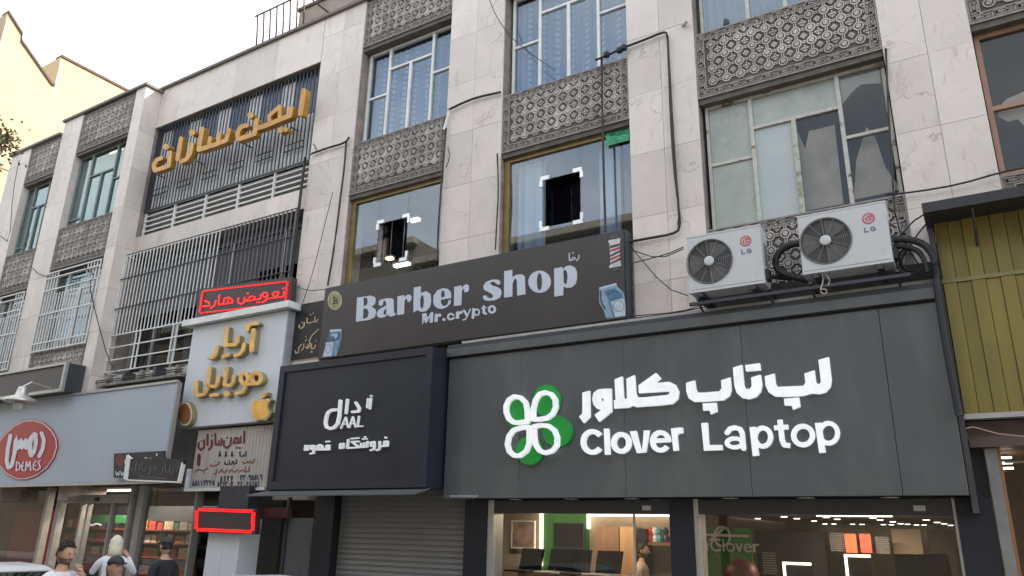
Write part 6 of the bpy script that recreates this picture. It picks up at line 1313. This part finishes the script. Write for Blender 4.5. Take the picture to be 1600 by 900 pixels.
    if scarf:
        def scf(h2):
            bmesh.ops.create_uvsphere(h2, u_segments=24, v_segments=20, radius=1); dl = []
            for q in h2.verts:
                x, y, z = q.co; w_ = 1 + (.55 * max(0, -z) ** 1.4)
                if y < -.55 and z < .45: dl.append(q); continue
                n_ = .007 * math.sin(x * 9 + z * 14 + y * 5) + .004 * math.sin(x * 22 - z * 8); q.co = (x * (.094 + n_) * w_, y * (.115 + n_) * w_ + .01, z * (.135 if z > 0 else .19))
            bmesh.ops.delete(h2, geom=dl, context='VERTS'); bmesh.ops.solidify(h2, geom=h2.faces[:], thickness=.006)
        headpart(scf, 'headscarf', scarf)
    if watch:
        w0 = wrists[watch - 1]; dd = (w0 - elb[watch - 1]).normalized(); MB().tube([w0 - dd * .03, w0 + dd * .0], .032 * s, 10).build('wristwatch', black, root)
    return root
skin1 = mat('skin', (.42, .24, .16), .55, var=.06); skin2 = mat('skin_tan', (.36, .20, .13), .55, var=.06)
hair1 = mat('hair_black', (.012, .010, .009), .7, bump=.4, bscale=120)
wsh = mat('white_shirt', (.62, .64, .68), .85, var=.04, bump=.5, bscale=9); bsh = mat('black_shirt', (.018, .019, .023), .9, bump=.5, bscale=9); trs = mat('dark_trousers', (.03, .035, .05), .9); bgs = mat('beige_shirt', (.42, .34, .27), .9, bump=.4, bscale=9)
relaxed = {'L': ((.26, .03, 1.12), (.27, -.08, .88), (.27, -.12, .78), (0, -1, 0)), 'R': ((-.26, .03, 1.12), (-.27, -.08, .88), (-.27, -.12, .78), (0, -1, 0))}
GP = GZ - .02
a = PD(105, 849, 8.5)
man = dict(relaxed); man['L'] = ((.30, -.14, 1.17), (.14, -.17, 1.42), (.05, -.12, 1.60), (1, 0, 0.2))
person('bearded man in a white shirt holding a hand to his mouth', (a.x, a.y, GP), a.z - GP - .005, 98, man, wsh, trs, skin1, hair1, beard=True, head_yaw=6, head_pitch=12, watch=1)
a = PD(184, 838, 11.3)
up = {'L': ((.30, -.12, 1.22), (.17, -.33, 1.45), (.10, -.40, 1.52), (1, 0, 0)), 'R': ((-.30, -.12, 1.22), (-.15, -.33, 1.45), (-.08, -.40, 1.52), (1, 0, 0)), 'sleeve': 'long'}
pw = person('person seen from behind in a white top and a cream headscarf raising both arms', (a.x, a.y, GZ + .12), a.z - GZ - .13, 228, up, wsh, trs, skin1, hair1, hair='none', scarf=mat('cream_scarf', (.64, .60, .47), .85, var=.15, bump=.4, bscale=8))
MB().tube([(0, .125, 1.38), (.02, .125, 1.2), (-.02, .12, 1.0)], .028, 8).build('dark_strap', black, pw, True)
a = PD(182, 872, 8.1)
person('man in a black baseball cap looking to the right in front of the scarfed person', (a.x, a.y, GP), a.z - GP, 84, relaxed, wsh, trs, skin2, hair1, cap=mat('cap_black', (.02, .02, .024), .7), head_yaw=8, head_pitch=-4)
a = PD(262, 842, 10.6)
person('man in a black shirt and dark flat cap turned towards the shop glass', (a.x, a.y, GZ + .12), a.z - GZ - .12, 280, relaxed, bsh, trs, skin1, hair1, cap=mat('flat_cap', (.035, .035, .04), .85), head_yaw=-10)
a = PD(1003, 850, 11.5)
person('man in a beige shirt standing inside the laptop shop', (a.x, a.y, FZ), a.z - FZ, 100, relaxed, bgs, trs, skin1, hair1, beard=True)

# ================================================================== CARS
cpaint = mat('car_white', (.62, .63, .65), .25, var=.02, spec=.7); cgl = glass('car_glass', (.12, .14, .15), .12, .02, .06); tyre = mat('tyre', (.02, .02, .02), .8); rimm = mat('rim', (.4, .4, .42), .3, metal=.8)
def car(label, loc, rot=0, L=4.1, Hh=1.45):
    t = thing('parked_car', label, 'car', 'white cars parked along the kerb', loc); t.rotation_euler.z = R_(rot)
    st = [(-2.05, .45, .62, .70), (-1.95, .28, .80, .80), (-1.4, .22, .88, .84), (-.85, .2, .95, .85), (0, .2, .95, .86), (.9, .2, .96, .85), (1.6, .22, .98, .83), (1.98, .3, .92, .78), (2.05, .5, .75, .70)]
    m = MB(); vs = []; n = 10
    for x, zb, zt, hw in st:
        for (a, b) in ((-.86, 0), (-1, .25), (-1, .6), (-.93, .92), (-.6, 1), (.6, 1), (.93, .92), (1, .6), (1, .25), (.86, 0)): vs.append((x, a * hw, zb + (zt - zb) * b))
    fs = []
    for i in range(len(st) - 1):
        for k in range(n): fs.append((i * n + k, i * n + (k + 1) % n, (i + 1) * n + (k + 1) % n, (i + 1) * n + k))
    fs += [tuple(range(n)), tuple((len(st) - 1) * n + k for k in reversed(range(n)))]; m.add(vs, fs); b = m.build('body', cpaint, t, True); s_ = b.modifiers.new('s', 'SUBSURF'); s_.levels = 1; s_.render_levels = 2
    gh = [(-1.15, .93, .94, .74, .72), (-.55, .93, Hh - .08, .76, .60), (-.3, .93, Hh - .02, .76, .60), (.4, .93, Hh, .76, .60), (1.0, .93, Hh - .03, .76, .60), (1.3, .93, Hh - .10, .75, .58), (1.85, .93, .97, .72, .68)]
    m = MB(); vs = []
    for x, zb, zt, wb, wt in gh: vs += [(x, -wb, zb), (x, -wt, zt - .03), (x, -wt + .08, zt), (x, wt - .08, zt), (x, wt, zt - .03), (x, wb, zb)]
    fs = []
    for i in range(len(gh) - 1):
        for k in (1, 2, 3): fs.append((i * 6 + k, i * 6 + k + 1, (i + 1) * 6 + k + 1, (i + 1) * 6 + k))
    roof = [f for f in fs if True]
    m.add(vs, [f for i, f in enumerate(fs) if 3 <= i < 15]); r = m.build('roof', cpaint, t, True); sd = r.modifiers.new('d', 'SOLIDIFY'); sd.thickness = .02
    m = MB()
    for i in range(len(gh) - 1):
        x, zb, zt, wb, wt = gh[i]; x2, zb2, zt2, wb2, wt2 = gh[i + 1]
        for s2 in (1, -1): m.add([(x, s2 * wb, zb), (x2, s2 * wb2, zb2), (x2, s2 * (wt2 + .002), zt2 - .03), (x, s2 * (wt + .002), zt - .03)], [(0, 1, 2, 3)])
    m.build('side_window', cgl, t)
    m = MB(); m.add([(-1.15, -.72, .93), (-.55, -.6, Hh - .08), (-.55, .6, Hh - .08), (-1.15, .72, .93)], [(0, 1, 2, 3)]); m.build('windscreen', cgl, t)
    m = MB(); m.add([(1.3, -.58, Hh - .10), (1.85, -.68, .96), (1.85, .68, .96), (1.3, .58, Hh - .10)], [(0, 1, 2, 3)]); m.build('rear_window', cgl, t)
    for s2 in (1, -1):
        for xa, xb, za, zb_ in ((-1.15, -.55, .93, Hh - .10), (.1, .1, .93, Hh - .04), (1.3, 1.8, Hh - .1, .95)): MB().tube([(xa, s2 * .76, za), (xb, s2 * .61, zb_)] if xa <= .2 else [(xa, s2 * .59, za), (xb, s2 * .71, zb_)], .03, 6).build('pillar', cpaint, t)
        for x in (-1.3, 1.25): w_ = MB().lathe([(.22, -.09), (.3, -.09), (.31, -.06), (.31, .06), (.3, .09), (.22, .09)], (x, s2 * .77, .31), 20, axis='y').build('wheel', tyre, t, True); MB().lathe([(.2, -.095), (.19, -.1), (.05, -.08), (.05, .08), (.19, .1), (.2, .095)], (x, s2 * .77, .31), 14, axis='y').build('rim', rimm, w_)
        MB().lathe([(.02, 0), (.09, .02), (.1, .05), (.05, .08)], (-2.02, s2 * .55, .62), 10, axis='x').build('headlight', alu, t); MB().box(2.0, 2.06, s2 * .6 - .1, s2 * .6 + .1, .65, .8).build('tail_light', mat('tail_red', (.3, .01, .01), .3), t)
        MB().hexa([(-.85, s2 * .78, .95), (-.7, s2 * .78, .95), (-.7, s2 * .96, .95), (-.85, s2 * .96, .95)], [(-.82, s2 * .8, 1.07), (-.72, s2 * .8, 1.07), (-.72, s2 * .94, 1.07), (-.82, s2 * .94, 1.07)]).build('mirror', cpaint, t, bevel=.02)
        for x in (-.35, .6): MB().box(x, x + .12, s2 * .855 - .01, s2 * .855 + .01, .80, .825).build('door_handle', alu, t)
    return t
c_ = P(20, 886, -3.9); car('white parked car at the left edge, its roof behind the bearded man', (c_[0] - .75, -3.75, GP), 180, Hh=c_[1] - GP)
c_ = P(420, 906, -3.8); car('white parked car whose roof shows below the white pier', (c_[0], -3.8, GP), 180, Hh=c_[1] - GP)

# ================================================================== TREE at the left edge
tr = thing('street_tree', 'tree with dark reddish green foliage reaching in at the left edge', 'tree', loc=(-11.3, -7.4, GP))
bark = mat('bark', (.09, .07, .055), .9, bump=.6)
MB().tube([(0, 0, 0), (.05, .02, 1.5), (-.05, .05, 3), (.05, 0, 4.5), (0, 0, 6), (.02, 0, 7.3)], [.17, .14, .12, .09, .06, .02], 10).build('trunk', bark, tr, True)
lf = MB(); bl_ = MB(); rnd = random.Random(3)
for k in range(42):
    a = rnd.uniform(0, 6.28); z0 = rnd.uniform(3.0, 6.6); Lb = rnd.uniform(.9, 1.95) * (1 - abs(z0 - 5.2) / 5); d = Vector((math.cos(a), math.sin(a), rnd.uniform(.1, .6))); p0 = Vector((0, 0, z0)); p1 = p0 + d * Lb
    bl_.tube([p0, p0 + d * Lb * .5 + Vector((0, 0, .05)), p1], [.03, .02, .008], 5)
    for q in range(150):
        t_ = rnd.uniform(.25, 1.05); c = p0 + d * Lb * t_ + Vector((rnd.gauss(0, .14), rnd.gauss(0, .14), rnd.gauss(0, .14))); u = Vector((rnd.uniform(-1, 1), rnd.uniform(-1, 1), rnd.uniform(-1, 1))).normalized(); w_ = u.orthogonal().normalized() * .018; u = u * .04
        lf.add([c - u, c - w_, c + u, c + w_], [(0, 1, 2, 3)])
a = PD(8, 215, 9.0) - tr.location
bl_.tube([(0, 0, 5.4), tuple(a * .6 + Vector((0, 0, 5.4)) * .4), tuple(a - Vector((.1, 0, 0)))], [.04, .025, .01], 5)
for q in range(420):
    c = a + Vector((rnd.gauss(-.12, .09), rnd.gauss(0, .1), rnd.gauss(0, .12))); u = Vector((rnd.uniform(-1, 1), rnd.uniform(-1, 1), rnd.uniform(-1, 1))).normalized(); w_ = u.orthogonal().normalized() * .013; u = u * .03; lf.add([c - u, c - w_, c + u, c + w_], [(0, 1, 2, 3)])
bl_.build('branches', bark, tr); o = lf.build('crown', mat('dark_foliage', (.065, .06, .03), .8, var=.6, scale=8), tr)
S.render.resolution_x = 1024; S.render.resolution_y = 576
